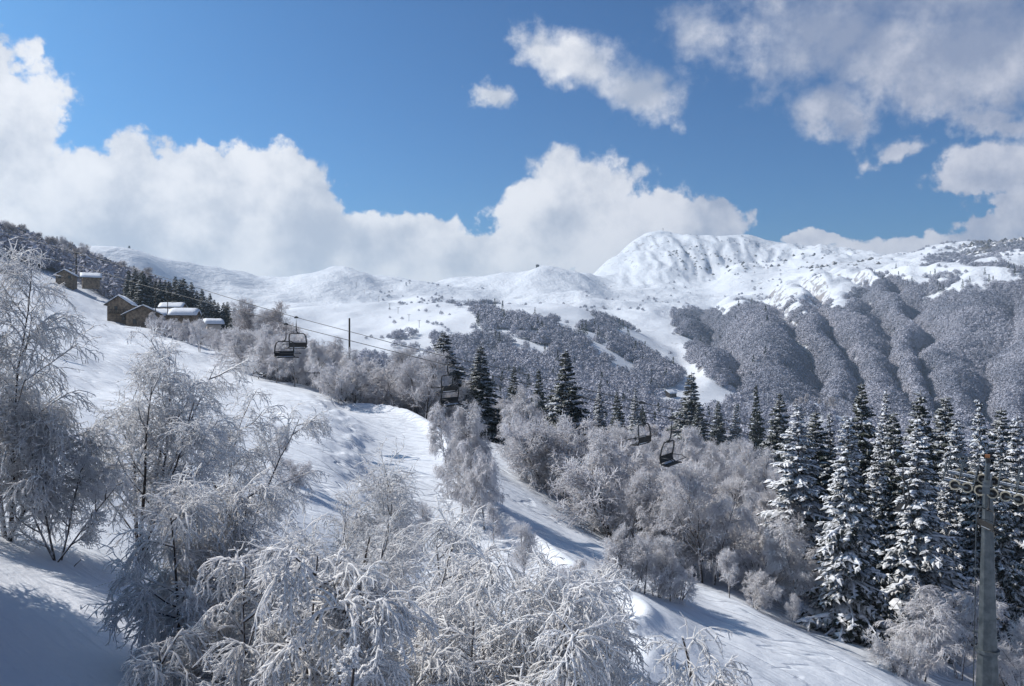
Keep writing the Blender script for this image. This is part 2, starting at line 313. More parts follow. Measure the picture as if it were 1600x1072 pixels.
# ------------------------------------------------------------------ terrain
Z = 'z'
def prof(*k): return k
COLS = {   # photo column -> (depth, height) along that direction
 -1200: prof((3,-5),(12,-2),(30,3),(60,10),(120,25),(250,60),(500,130),(1000,200),(2000,250),(5000,200)),
 -300: prof((3,-6),(12,-4),(20,-2.5),(40,1),(80,9),(130,19),(200,34),(300,58),(400,75),(600,80),(1000,90),(1500,200),(2000,220),(5000,100)),
 0: prof((3,-6.3),(10,-5.2),(12,-5.15),(16,-4.9),(22,-4.4),(32,-3.7),(50,-3),(80,-.6),(130,4.8),(200,14.6),(300,32),(400,50),(520,61),(700,72),(1000,105),(1500,180),(2000,200),(3000,100),(5000,50)),
 200: prof((3,-6.8),(8,-6.1),(12,-5.6),(16,-5.7),(20,-5.7),(26,-5.7),(40,-5.8),(60,-5.2),(90,-3.6),(130,-1),(180,2.6),(230,6),(300,14),(400,28),(480,32),(700,42),(950,58),(1300,88),(1385,110),(1440,142),(1520,182),(1600,192),(2000,190),(3000,100),(5000,50)),
 330: prof((3,-7.3),(8,-7.4),(12,-7.5),(18,-7.7),(26,-7.8),(40,-7.6),(60,-6.6),(90,-5.4),(130,-3),(175,0),(200,1),(300,4),(400,8),(500,10),(700,18),(950,32),(1300,58),(1550,88),(1680,128),(1800,163),(1870,168),(2100,150),(3500,60),(5000,50)),
 400: prof((3,-7.5),(8,-8),(12,-8.2),(18,-8.5),(26,-8.8),(38,-8.6),(55,-8),(80,-6.8),(110,-5.2),(150,-2.8),(175,-1.8),(230,-6),(350,-16),(500,-12),(700,2),(950,20),(1300,52),(1700,112),(2100,182),(2500,170),(3500,60),(5000,50)),
 480: prof((3,-7.7),(8,-8.7),(14,-9.6),(25,-10.6),(38,-10.6),(55,-9.9),(80,-8.3),(112,-6.9),(130,-7.2),(180,-13),(250,-18),(350,-24),(500,-22),(700,-6),(950,12),(1300,46),(1700,108),(2050,183),(2500,170),(3500,60),(5000,50)),
 530: prof((3,-7.9),(8,-9.2),(15,-10.6),(25,-11.8),(38,-12.2),(55,-11.4),(80,-9.6),(114,-8.3),(130,-9),(180,-16),(250,-22),(350,-28),(500,-28),(700,-12),(950,8),(1300,42),(1700,105),(2000,193),(2300,170),(3500,60),(5000,50)),
 600: prof((3,-8.1),(8,-9.8),(15,-11.6),(25,-13),(35,-13.6),(48,-13.6),(65,-12.7),(90,-11.2),(118,-9.9),(135,-12),(180,-18),(250,-25),(350,-31),(500,-32),(700,-17),(950,5),(1300,38),(1700,95),(2000,170),(2300,165),(3500,60),(5000,50)),
 700: prof((3,-8.5),(8,-10.5),(15,-13),(25,-15),(40,-16.3),(55,-16.5),(75,-16),(100,-14.2),(120,-13.8),(145,-17),(180,-22),(250,-29),(350,-36),(500,-40),(700,-22),(950,8),(1300,45),(1700,95),(2200,171),(2600,140),(3500,60),(5000,50)),
 800: prof((3,-9),(8,-11.5),(15,-14),(25,-16.5),(40,-18),(60,-18.6),(80,-18.5),(105,-18),(130,-17.8),(160,-22),(250,-33),(350,-40),(500,-46),(700,-35),(850,-5),(1100,35),(1400,60),(1800,105),(2250,196),(2600,170),(3500,60),(5000,50)),
 845: prof((3,-9),(8,-11.7),(15,-14.2),(25,-16.8),(40,-18.5),(60,-19.2),(80,-19.6),(105,-20),(130,-21),(160,-24.5),(250,-34.5),(350,-41.5),(500,-48),(700,-38),(850,-9),(1100,33),(1400,60),(1800,106),(2150,196),(2350,190),(2600,200),(3500,80),(5000,50)),
 900: prof((3,-9.2),(8,-12),(15,-14.5),(25,-17),(42,-19.4),(60,-20.2),(80,-21.2),(105,-22.8),(130,-25),(180,-30),(250,-36),(350,-43),(500,-50),(700,-40),(850,-14),(1100,30),(1400,60),(1800,108),(2500,222),(2800,200),(3500,100),(5000,50)),
 960: prof((3,-9.4),(8,-12.3),(15,-14.8),(25,-17.3),(44,-20),(62,-21.2),(85,-23.2),(110,-26),(130,-27.6),(180,-32),(250,-37.5),(350,-44.5),(500,-52.5),(700,-47),(850,-28),(1050,8),(1300,36),(1600,68),(2000,113),(2400,180),(2700,255),(2950,305),(3300,280),(5000,50)),
 1000: prof((3,-9.5),(8,-12.5),(15,-15),(25,-17.5),(45,-20.5),(62,-21.8),(85,-24),(110,-27),(130,-28.5),(180,-33),(250,-38),(350,-45),(500,-54),(700,-52),(850,-38),(1050,-5),(1300,35),(1600,70),(2000,115),(2400,190),(2700,290),(2980,376),(3300,300),(5000,50)),
 1035: prof((3,-9.6),(8,-12.6),(15,-15.2),(25,-18),(45,-21.2),(62,-22.6),(85,-25),(110,-28),(130,-29.3),(180,-34),(250,-39),(350,-46.5),(500,-56),(700,-56),(850,-42),(1050,-12),(1300,30),(1600,69),(2000,115),(2400,195),(2700,305),(3000,398),(3300,300),(5000,50)),
 1100: prof((3,-9.8),(8,-12.8),(15,-15.5),(28,-19),(45,-22),(60,-24),(85,-27),(110,-30),(180,-36),(250,-41),(350,-49),(500,-60),(700,-62),(850,-48),(1050,-20),(1300,22),(1600,68),(2000,115),(2400,190),(2700,305),(2950,384),(3300,300),(5000,50)),
 1165: prof((3,-9.9),(8,-12.9),(15,-15.8),(30,-19.6),(50,-23.4),(65,-25.7),(90,-29),(115,-32),(180,-38.5),(250,-44.5),(350,-54),(500,-64),(700,-66),(850,-48),(1000,-20),(1200,26),(1500,77),(2000,138),(2500,260),(3000,389),(3300,300),(5000,50)),
 1200: prof((3,-10),(8,-13),(15,-16),(30,-20),(50,-24),(65,-26.5),(90,-30),(115,-33),(180,-40),(250,-46),(350,-56),(500,-66),(700,-68),(850,-50),(1000,-15),(1200,35),(1500,85),(2000,150),(2500,250),(3000,374),(3300,300),(5000,50)),
 1300: prof((3,-10),(8,-13.4),(15,-16.6),(30,-21),(50,-26),(70,-29),(90,-32),(115,-35.5),(180,-43),(250,-50),(350,-60),(500,-70),(700,-74),(850,-62),(1000,-25),(1250,50),(1500,100),(2000,185),(2400,255),(2800,315),(3100,290),(5000,50)),
 1400: prof((3,-10),(8,-13.6),(15,-17),(30,-22),(50,-27.5),(75,-31.5),(90,-34),(115,-38),(180,-46),(250,-54),(350,-64),(500,-76),(700,-80),(850,-60),(1050,0),(1300,75),(1600,130),(2000,195),(2400,257),(3000,220),(5000,50)),
 1500: prof((3,-10),(8,-13.8),(15,-17.4),(30,-23),(50,-29),(75,-34),(90,-37),(115,-41),(180,-50),(250,-58),(350,-68),(500,-80),(700,-84),(850,-58),(1050,10),(1300,85),(1600,150),(2100,236),(2600,220),(5000,50)),
 1600: prof((3,-10),(8,-14),(15,-18),(30,-24),(50,-31),(90,-40),(115,-45),(180,-55),(250,-64),(350,-75),(500,-86),(700,-88),(850,-55),(1050,25),(1300,105),(1500,150),(1900,236),(2400,230),(5000,50)),
 1900: prof((3,-10),(15,-20),(50,-38),(90,-50),(180,-68),(350,-90),(700,-100),(850,-50),(1050,40),(1500,190),(1900,260),(5000,50)),
 2800: prof((3,-9),(15,-20),(50,-40),(180,-80),(700,-120),(1200,50),(2000,250),(5000,100)),
}
def warp(px, d):
    t = float(np.interp(px, [390, 480, 560, 620, 700, 800, 900, 1000, 1100, 1220], [0, .08, .16, .20, .26, .32, .355, .38, .39, .40])); q = min(1, max(0, math.log(d / 130) / math.log(350 / 130))) if d > 130 else 0
    return d * (1 - t * (1 - q * q * (3 - 2 * q)))
for px_ in list(COLS):
    if px_ > 390: COLS[px_] = tuple((warp(px_, d_), z_ * warp(px_, d_) / d_) for d_, z_ in COLS[px_])
def pchip(xk, yk, x):
    xk = np.asarray(xk, float); yk = np.asarray(yk, float)      # yk (n,...) along axis 0
    h = np.diff(xk); sh = (-1,) + (1,) * (yk.ndim - 1)
    d = np.diff(yk, axis=0) / h.reshape(sh)
    m = np.zeros_like(yk); m[0] = d[0]; m[-1] = d[-1]
    w1 = (2 * h[1:] + h[:-1]).reshape(sh); w2 = (h[1:] + 2 * h[:-1]).reshape(sh)
    ok = d[1:] * d[:-1] > 0
    with np.errstate(all='ignore'):
        mm = (w1 + w2) / (w1 / d[:-1] + w2 / d[1:])
    m[1:-1] = np.where(ok, mm, 0)
    i = np.clip(np.searchsorted(xk, x) - 1, 0, len(xk) - 2)
    t = ((x - xk[i]) / h[i]).reshape(sh); hi = h[i].reshape(sh)
    return ((2*t**3-3*t**2+1) * yk[i] + (t**3-2*t**2+t) * hi * m[i] + (-2*t**3+3*t**2) * yk[i+1] + (t**3-t**2) * hi * m[i+1])
lr = np.concatenate([np.linspace(math.log(1.5), math.log(26), 70)[:-1], np.linspace(math.log(26), math.log(260), 225)[:-1],
                     np.linspace(math.log(260), math.log(650), 60)[:-1], np.linspace(math.log(650), math.log(3150), 265)[:-1], np.linspace(math.log(3150), math.log(5200), 12)])
th = np.concatenate([np.linspace(-180, -60, 22)[:-1], np.linspace(-60, -37, 34)[:-1], np.linspace(-37, 37, 520), np.linspace(37, 60, 26)[1:], np.linspace(60, 180, 22)[1:]])
tcol, zr = [], []
for px in sorted(COLS):
    a = math.atan((px - 800) / F); k = np.array(COLS[px], float)
    rk = np.log(k[:, 0] / math.cos(a)); x = np.clip(lr, rk[0], rk[-1])
    tcol.append(math.degrees(a)); zr.append(pchip(rk, k[:, 1], x))
def extra(deg, k):
    k = np.array(k, float); rk = np.log(k[:, 0]); zr_ = pchip(rk, k[:, 1], np.clip(lr, rk[0], rk[-1])); return deg, zr_
ex = [extra(-180, [(3,-7.5),(15,-8),(50,-8),(180,-5),(700,0),(2000,0),(5000,0)]), extra(-120, [(3,-6),(50,2),(180,20),(700,80),(2000,100),(5000,100)])]
ex2 = [extra(120, [(3,-9),(15,-16),(50,-30),(180,-60),(700,-100),(2000,100),(5000,100)]), extra(180, [(3,-7.5),(15,-8),(50,-8),(180,-5),(700,0),(2000,0),(5000,0)])]
tcol = [e[0] for e in ex] + tcol + [e[0] for e in ex2]
zr = np.array([e[1] for e in ex] + zr + [e[1] for e in ex2])
ZG = pchip(tcol, zr, th)                      # (n_th, n_r)
TH, LR = np.meshgrid(np.radians(th), lr, indexing='ij')
RR = np.exp(LR); XG = RR * np.sin(TH); YG = RR * np.cos(TH)
PXG = 800 + F * np.tan(np.clip(TH, -1.2, 1.2))
# value noise
def vnoise(x, y, seed=0):
    rs = np.random.RandomState(seed); G = rs.rand(256, 256)
    xi = np.floor(x).astype(int); yi = np.floor(y).astype(int); fx = x - xi; fy = y - yi
    fx = fx*fx*fx*(fx*(fx*6-15)+10); fy = fy*fy*fy*(fy*(fy*6-15)+10)
    g = lambda a, b: G[a & 255, b & 255]
    return (g(xi, yi)*(1-fx)+g(xi+1, yi)*fx)*(1-fy) + (g(xi, yi+1)*(1-fx)+g(xi+1, yi+1)*fx)*fy - .5
def fbm(x, y, s, o=4, seed=0, g=.5):
    r = 0; a = 1
    for k in range(o): r = r + a * vnoise(x * s + 17.3 * k, y * s + 9.1 * k, seed + k); s *= 2.03; a *= g
    return r
def sst(x, a, b):
    t = np.clip((x - a) / (b - a), 0, 1); return t * t * (3 - 2 * t)
def grid_sample(arr, x, y):
    a = np.degrees(np.arctan2(x, y)); l = np.log(np.hypot(x, y) + 1e-9)
    i = np.clip(np.searchsorted(th, a) - 1, 0, len(th) - 2); j = np.clip(np.searchsorted(lr, l) - 1, 0, len(lr) - 2)
    u = np.clip((a - th[i]) / (th[i+1] - th[i]), 0, 1); v = np.clip((l - lr[j]) / (lr[j+1] - lr[j]), 0, 1)
    return (arr[i, j]*(1-u)+arr[i+1, j]*u)*(1-v) + (arr[i, j+1]*(1-u)+arr[i+1, j+1]*u)*v
def zg(x, y): return float(grid_sample(ZG, np.array([x]), np.array([y]))[0])
def xy(px, d):
    d = warp(px, d); return (px - 800) / F * d, d
def hit(px, py, dmin=9, dmax=4500):
    """first ground point seen through a photo pixel"""
    d = np.exp(np.linspace(math.log(dmin), math.log(dmax), 1500)); x = (px - 800) / F * d
    z = grid_sample(ZG, x, d); zz = -(py - 536) / F * d
    k = np.nonzero(z >= zz)[0]
    k = k[0] if len(k) else -1
    return Vector((x[k], d[k], z[k]))
# far relief: rolling snowfields, the ribbed forest slopes on the right, gullies under the summit
farm = sst(RR, 650, 1000) * (1 - sst(RR, 3300, 4200))
ZG += farm * (fbm(XG, YG, 1/260., 4, 3) * 28 * sst(PXG, 150, 400) + fbm(XG, YG, 1/75., 3, 9) * 3 + fbm(XG * .9 + YG * .4, (YG * .9 - XG * .4) * .45, 1/110., 3, 13) * 13 * sst(PXG, 250, 450))
wobble = fbm(XG, YG, 1/300., 3, 21) * 60
rib_px = PXG + wobble * 1.1 + fbm(XG, YG, 1/90., 3, 25) * 26 + (RR - 1100) * np.interp(PXG, [1100, 1250, 1300, 1420, 1500, 1650], [.0, .05, .12, .10, -.08, -.24])
def ribs(centres, x):
    z = np.zeros_like(x)
    c = sorted(centres)
    for a, b in zip(c[:-1], c[1:]):
        t = np.clip((x - a) / (b - a), 0, 1); m = (x >= a) & (x < b)
        prof_ = 1 - np.abs(2 * t ** .85 - 1) ** 1.5
        z = np.where(m, prof_, z)
    return z
gul = ribs([1040, 1128, 1238, 1312, 1402, 1452, 1560, 1680, 1760, 1900], rib_px)
rib_m = sst(RR, 800, 960) * (1 - sst(RR, 1650, 2100)) * sst(PXG, 1040, 1120)
ZG += rib_m * (gul - .55) * 30 + rib_m * fbm(XG, YG, 1/55., 3, 91) * 12
# summit flank: fine couloirs running down
sm = sst(RR, 2250, 2600) * (1 - sst(RR, 2900, 2985)) * sst(PXG, 940, 1000) * (1 - sst(PXG, 1350, 1500))
rid = .5 - np.abs(fbm(PXG + (RR - 2600) * .06 + fbm(XG, YG, 1/300., 3, 93) * 45, RR * .09, 1/34., 5, 31, .55))
ZG += sm * ((rid - .3) * 24 + fbm(PXG + RR * .05, RR * .05, 1/11., 3, 35) * 7)
ZG += sst(RR, 1500, 1800) * (1 - sst(RR, 3050, 3200)) * sst(PXG, 1150, 1300) * ((.4 - np.abs(fbm(XG, YG, 1/130., 4, 41, .6))) * 15)
# mounds in the bowl: lit left side, shaded right side
def mound(px, d, rx, ry, h):
    global ZG
    x, y = xy(px, d); q = ((XG - x) / rx) ** 2 + ((YG - y) / ry) ** 2
    ZG = ZG + h * np.exp(-q)
x_, y_ = xy(1036, 3000); ZG += 26 * np.exp(-np.hypot(XG - x_, YG - y_) / 110)
mound(835, 2100, 120, 140, 22); mound(1290, 620, 34, 40, 19); mound(600, 1250, 120, 90, 16); mound(760, 1500, 150, 90, 16)
mound(480, 1450, 140, 90, 14); mound(930, 1750, 160, 90, 14); mound(690, 1150, 110, 70, 12)
# near relief
nearm = sst(RR, 6, 30) * (1 - sst(RR, 500, 700))
ZG += nearm * (1 - sst(RR, 300, 500)) * sst(RR, 18, 40) * fbm(XG * .8 + YG * .5, (YG * .8 - XG * .5) * .3, 1/4.5, 3, 71) * .5
ZG += nearm * (fbm(XG, YG, 1/22., 3, 51) * 1.1 + fbm(XG, YG, 1/6., 3, 57) * .22)
ZG += (1 - sst(RR, 260, 400)) * fbm(XG * .45 + YG * .3, YG, 1/1.7, 3, 63) * .05 * sst(RR, 15, 40)
# the groomed piste: cut flat with a berm along its outer edge
pk = [hit(px, py, 25, 140) for px, py in ((566, 640), (590, 645), (620, 663), (645, 695), (655, 730), (672, 765), (700, 800), (750, 850), (820, 905), (900, 955))]
PK = np.array([(p.x, p.y) for p in pk])
def polydist(X, Y, P):
    best = np.full(X.shape, 1e9); side = np.zeros(X.shape)
    for a, b in zip(P[:-1], P[1:]):
        d = b - a; t = np.clip(((X - a[0]) * d[0] + (Y - a[1]) * d[1]) / (d @ d), 0, 1)
        qx = X - a[0] - t * d[0]; qy = Y - a[1] - t * d[1]; q = np.hypot(qx, qy)
        s = np.sign(d[0] * qy - d[1] * qx); side = np.where(q < best, s, side); best = np.minimum(best, q)
    return best, side
sub = (RR > 20) & (RR < 220) & (np.abs(TH) < .75)
ds, sd = polydist(XG[sub], YG[sub], PK)
Zs = ZG[sub]
dd = ds * sd                     # + = left/far side
pz = np.array([p.z for p in pk])
def along(X, Y, P, z):
    best = np.full(X.shape, 1e9); out = np.zeros(X.shape)
    for i in range(len(P) - 1):
        a, b = P[i], P[i + 1]; d = b - a; t = np.clip(((X - a[0]) * d[0] + (Y - a[1]) * d[1]) / (d @ d), 0, 1)
        q = np.hypot(X - a[0] - t * d[0], Y - a[1] - t * d[1]); out = np.where(q < best, z[i] * (1 - t) + z[i + 1] * t, out); best = np.minimum(best, q)
    return out
zc_ = along(XG[sub], YG[sub], PK, pz); kb = (1 - sst(ds, 2.4, 8.0)) * .85
Zs = Zs * (1 - kb) + (zc_ - .1) * kb
rough = fbm(XG[sub], YG[sub], 1/1.3, 3, 95) + .6 * fbm(XG[sub], YG[sub], 1/3.5, 2, 97)
Zs += np.exp(-((dd + 5.2) / 1.5) ** 2) * (.35 + rough * .6)
Zs += .6 * np.exp(-((dd - 3.5) / .7) ** 2) - .35 * np.exp(-((dd) / 2.6) ** 2)
ZG[sub] = Zs
nth, nr = ZG.shape
V = np.stack([XG, YG, ZG], -1).reshape(-1, 3)
idx = np.arange(nth * nr).reshape(nth, nr)
Q = np.stack([idx[:-1, :-1], idx[1:, :-1], idx[1:, 1:], idx[:-1, 1:]], -1).reshape(-1, 4)[:, ::-1]
ctr = np.array([[0, 0, ZG[:, 0].mean()]]); ci = len(V)
fan = np.stack([idx[:-1, 0], idx[1:, 0], np.full(nth - 1, ci)], -1)
me = mesh_np('snowy_ground', np.concatenate([V, ctr]), [Q, fan], M_ground)
tag(link('snowy_ground', me), kind='structure')

# ------------------------------------------------------------------ tree makers (vectorised branching)
def nrm(v): return v / (np.linalg.norm(v, axis=-1, keepdims=True) + 1e-9)
def walk(rng, pos, d, L, steps, droop, jit, up=0.):
    """grow polylines: pos,d (N,3), L (N,)"""
    P = [pos]; d = nrm(d)
    for s in range(steps):
        d = d + rng.normal(0, jit, d.shape); d[:, 2] += up - droop
        d = nrm(d); P.append(P[-1] + d * (L / steps)[:, None])
    return np.stack(P, 1)
def sprout(rng, P, m, t0, t1, angle, L, steps, droop, jit, taper=.6, up=0., out=0., along=None):
    Nn, K, _ = P.shape
    t = t0 + (t1 - t0) * (np.arange(m)[None] + rng.rand(Nn, m)) / m
    f = t * (K - 1) * .999; i = f.astype(int); u = (f - i)[..., None]
    n = np.arange(Nn)[:, None]
    p = P[n, i] * (1 - u) + P[n, i + 1] * u; tan = nrm(P[n, i + 1] - P[n, i])
    r = rng.normal(0, 1, tan.shape); perp = nrm(r - (r * tan).sum(-1, keepdims=True) * tan)
    a = np.radians(angle) * rng.uniform(.65, 1.3, t.shape)[..., None]
    d = np.cos(a) * tan + np.sin(a) * perp
    if out: d = d + out * nrm(p * np.array([1, 1, 0]) + 1e-6)
    ln = (L * (1 - taper * (t - t0) / (t1 - t0 + 1e-9)) * rng.uniform(.65, 1.25, t.shape)).ravel()
    return walk(rng, p.reshape(-1, 3), d.reshape(-1, 3), ln, steps, droop, jit, up)
def tubes(P, r0, r1, n=3, rng=None, jr=0.):
    Nn, K, _ = P.shape
    T = np.empty_like(P); T[:, 1:-1] = P[:, 2:] - P[:, :-2]; T[:, 0] = P[:, 1] - P[:, 0]; T[:, -1] = P[:, -1] - P[:, -2]; T = nrm(T)
    ref = np.tile(np.array([.31, .87, .38]), (Nn, K, 1)); bad = np.abs((T * ref).sum(-1)) > .9; ref[bad] = (0, 0, 1)
    A = nrm(np.cross(T, ref)); B = np.cross(T, A)
    r = (np.asarray(r0)[..., None] * np.ones((Nn, 1)) if np.ndim(r0) else np.full((Nn, 1), r0))
    r = r * (1 - np.linspace(0, 1, K))[None] + r1 * np.linspace(0, 1, K)[None]
    if rng is not None and jr: r = r * rng.uniform(1 - jr, 1 + jr, r.shape)
    an = 2 * np.pi * np.arange(n) / n
    V = P[:, :, None] + r[:, :, None, None] * (np.cos(an)[None, None, :, None] * A[:, :, None] + np.sin(an)[None, None, :, None] * B[:, :, None])
    ix = np.arange(Nn * K * n).reshape(Nn, K, n); jx = np.roll(ix, -1, 2)
    Fq = np.stack([ix[:, :-1], jx[:, :-1], jx[:, 1:], ix[:, 1:]], -1).reshape(-1, 4)
    return V.reshape(-1, 3), Fq
def join(parts):
    V, Fs, o = [], [], 0
    for v, f in parts: V.append(v); Fs.append(f + o); o += len(v)
    return np.concatenate(V), np.concatenate(Fs)
def stems(rng, n, H, lean, jit, steps=8):
    a = rng.uniform(0, 6.28, n); d = np.stack([np.cos(a) * lean, np.sin(a) * lean, np.ones(n)], 1)
    if n == 1: d[:, :2] *= .3
    p = np.stack([np.cos(a) * .12 * (n > 1), np.sin(a) * .12 * (n > 1), np.full(n, -.4)], 1)
    return walk(rng, p, d, H * rng.uniform(.8, 1.0, n), steps, 0, jit, .05)

def make_tree(seed, H, kind, mats, detail=1., rt=.016):
    """returns (trunk mesh, crown mesh) of a bare frosted tree of height about H metres"""
    rng = np.random.RandomState(seed)
    wood, tw = [], []
    q = lambda x: max(1, int(round(x * detail)))
    if kind == 'beech':
        S = stems(rng, rng.randint(1, 3), H, .22, .05); wood.append(tubes(S, .017 * H, .02, 5))
        A = sprout(rng, S, 24 // len(S) + 2, .22, .97, 48, H * .42, 6, -.10, .08, .72); wood.append(tubes(A, .006 * H, .018, 3))
        B = sprout(rng, A, 8, .2, 1., 42, H * .17, 4, -.04, .12, .5); tw.append(tubes(B, .022, rt, 3))
        C = sprout(rng, B, q(6), .15, 1., 42, H * .085, 2, .0, .16, .4); tw.append(tubes(C, rt * 1.1, rt, 3))
        D = sprout(rng, C, q(3), .2, 1., 45, H * .05, 1, .0, .2, .3); tw.append(tubes(D, rt * 1.1, rt * .6, 3))
    elif kind == 'birch':
        S = stems(rng, rng.randint(1, 3), H, .14, .045); wood.append(tubes(S, .010 * H, .015, 5))
        A = sprout(rng, S, 26 // len(S), .16, .98, 42, H * .30, 6, .07, .09, .70); wood.append(tubes(A, .004 * H, .015, 3))
        B = sprout(rng, A, 9, .2, 1., 42, H * .13, 4, .20, .12, .4); tw.append(tubes(B, .02, rt, 3))
        C = sprout(rng, B, q(6), .15, 1., 38, H * .075, 2, .40, .12, .3); tw.append(tubes(C, rt * 1.15, rt, 3))
        D = sprout(rng, C, q(3), .1, .9, 40, H * .05, 1, .5, .15, .3); tw.append(tubes(D, rt * 1.1, rt * .6, 3))
    elif kind == 'shrub':
        S = stems(rng, 7, H * .9, .55, .10, 6); wood.append(tubes(S, .012 * H + .01, .015, 4))
        A = sprout(rng, S, 6, .15, 1., 40, H * .40, 5, .0, .12, .5); wood.append(tubes(A, .02, .012, 3))
        B = sprout(rng, A, 7, .15, 1., 42, H * .20, 3, .05, .15, .4); tw.append(tubes(B, .02, rt, 3))
        C = sprout(rng, B, q(6), .1, 1., 42, H * .10, 2, .12, .2, .3); tw.append(tubes(C, rt * 1.1, rt * .9, 3))
        D = sprout(rng, C, q(2), .1, .9, 45, H * .07, 1, .1, .2, .3); tw.append(tubes(D, rt, rt * .6, 3))
    Vw, Fw = join(wood); Vt, Ft = join(tw)
    return mesh_np('tree_trunk', Vw, Fw, mats[0]), mesh_np('tree_crown', Vt, Ft, mats[1])

def blobs(rng, C, size, n=1):
    """squashed lumps of snow: C (N,3), size (N,3)"""
    base = np.array([(0, 0, 1), (1, 0, .1), (.3, .95, .1), (-.8, .6, .1), (-.8, -.6, .1), (.3, -.95, .1), (.85, .6, -.45), (-.3, 1, -.45), (-1, 0, -.45), (-.3, -1, -.45), (.85, -.6, -.45)], float)
    fc = np.array([(0, 1, 2), (0, 2, 3), (0, 3, 4), (0, 4, 5), (0, 5, 1), (1, 6, 2), (2, 7, 3), (3, 8, 4), (4, 9, 5), (5, 10, 1), (1, 10, 6), (2, 6, 7), (3, 7, 8), (4, 8, 9), (5, 9, 10)])
    Nn = len(C); a = rng.uniform(0, 6.28, Nn); c, s = np.cos(a), np.sin(a)
    B = base[None] * rng.uniform(.8, 1.2, (Nn, len(base), 1)) * size[:, None]
    X = B[..., 0] * c[:, None] - B[..., 1] * s[:, None]; Y = B[..., 0] * s[:, None] + B[..., 1] * c[:, None]
    V = np.stack([X, Y, B[..., 2]], -1) + C[:, None]
    return V.reshape(-1, 3), (fc[None] + (np.arange(Nn) * len(base))[:, None, None]).reshape(-1, 3)
def make_spruce(seed, H, Rr, snow=.7, needle=None, dens=1.):
    rng = np.random.RandomState(seed)
    tr = np.array([[[0, 0, -.5], [0.03 * H * .1, 0, H * .5], [0, 0, H]]]); T = tubes(tr, .013 * H, .02, 6)
    zs, z = [], .05 * H
    while z < H * .985: zs.append(z); z += (.021 + .012 * (1 - z / H)) * H * rng.uniform(.8, 1.2)
    base, dr, ln, up = [], [], [], []
    for z in zs:
        t = z / H; r = Rr * ((1 - t) ** .88) * (1 - .25 * max(0, .12 - t) / .12) + .12
        nb = max(5, int(9 * (1 - t) + 5)); a0 = rng.uniform(0, 6.28)
        for k in range(nb):
            a = a0 + 6.283 * k / nb + rng.normal(0, .15); base.append((0, 0, z + rng.normal(0, .008 * H))); el_ = .42 - .62 * (1 - t) + rng.normal(0, .1)
            dr.append((math.cos(a), math.sin(a), el_ + .1 * math.sin(z * 1.3 + seed))); irr = 1 + .16 * math.sin(2 * a + z * .9 + seed) + .12 * math.sin(3 * a - z * 1.7 + seed * 2) - (.35 if rng.rand() < .07 else 0); ln.append(r * irr * rng.uniform(.70, 1.14))
    base = np.array(base); dr = np.array(dr); ln = np.array(ln)
    A = walk(rng, base, dr, ln, 5, .055, .04)
    # boughs: spine with side sprays
    parts = [tubes(A, .03, .012, 3)]
    m = int(9 * dens)
    Nn, K, _ = A.shape
    t = .18 + .82 * (np.arange(m)[None] + rng.rand(Nn, m)) / m; f = t * (K - 1) * .999; i = f.astype(int); u = (f - i)[..., None]; n = np.arange(Nn)[:, None]
    p = A[n, i] * (1 - u) + A[n, i + 1] * u; tan = nrm(A[n, i + 1] - A[n, i]); side = nrm(np.cross(tan, np.array([0, 0, 1.])))
    sg = np.where(np.arange(m) % 2 == 0, 1., -1.)[None, :, None]
    d = nrm(tan * .8 + side * sg * rng.uniform(.6, 1.1, (Nn, m, 1)) + np.array([0, 0, -.28]) + rng.normal(0, .10, tan.shape))
    L = (ln[:, None] * (.42 - .22 * t) + .12) * rng.uniform(.7, 1.2, t.shape)
    wd = .30 * L + .03
    p = p.reshape(-1, 3); d = d.reshape(-1, 3); L = L.ravel()[:, None]; wd = wd.ravel()[:, None]
    s2 = nrm(np.cross(d, np.array([0, 0, 1.]))); upv = np.cross(s2, d)
    sag = np.array([0, 0, -1.]) * L * .22
    th_ = .22 * wd
    pts = [p, p + d * L * .4 + s2 * wd - sag * .0 - upv * th_ , p + d * L + sag, p + d * L * .45 - s2 * wd - upv * th_, p + d * L * .5 + upv * th_ * 1.3, p + d * L * .5 - upv * th_ * 2.2 + sag]
    V = np.stack(pts, 1).reshape(-1, 3); o = (np.arange(len(p)) * 6)[:, None, None]
    fc = np.array([(0, 1, 4), (1, 2, 4), (2, 3, 4), (3, 0, 4), (0, 5, 1), (1, 5, 2), (2, 5, 3), (3, 5, 0)])[None]
    sprays = (V, (fc + o).reshape(-1, 3))
    bough = parts[0]
    # spiny fringe hanging from the sprays
    q = rng.choice(len(p), int(len(p) * .7), replace=False)
    f0 = p[q] + d[q] * L[q] * rng.uniform(.3, .9, (len(q), 1)); fd = nrm(d[q] + rng.normal(0, .5, (len(q), 3)) + np.array([0, 0, -.5]))
    FR = walk(rng, f0, fd, (L[q] * .45).ravel(), 1, .2, .05); fr = tubes(FR, .03, .012, 3)
    VV, FF = join([bough, fr])
    V2 = np.concatenate([VV, sprays[0]]); faces = [FF, sprays[1] + len(VV)]
    crown = mesh_np('spruce_crown', V2, faces, needle or M_needle, smooth=False)
    # snow lumps lying on the boughs
    k = rng.rand(Nn) < snow
    pad = A[k][:, 1:].copy(); pad[:, :, 2] += .05; pad += rng.normal(0, .03, pad.shape)
    r0 = ln[k] * .055 + .05
    Vs1, Fs1 = tubes(pad, r0, .06, 4, rng, .55)
    k2 = rng.rand(Nn, 2) < snow * .6; tt = np.clip(np.array([.62, .9])[None] + rng.normal(0, .08, (Nn, 2)), .2, .99); f = tt * (K - 1) * .999; i = f.astype(int); u = (f - i)[..., None]
    C = (A[n, i] * (1 - u) + A[n, i + 1] * u)[k2]; C[:, 2] += .02
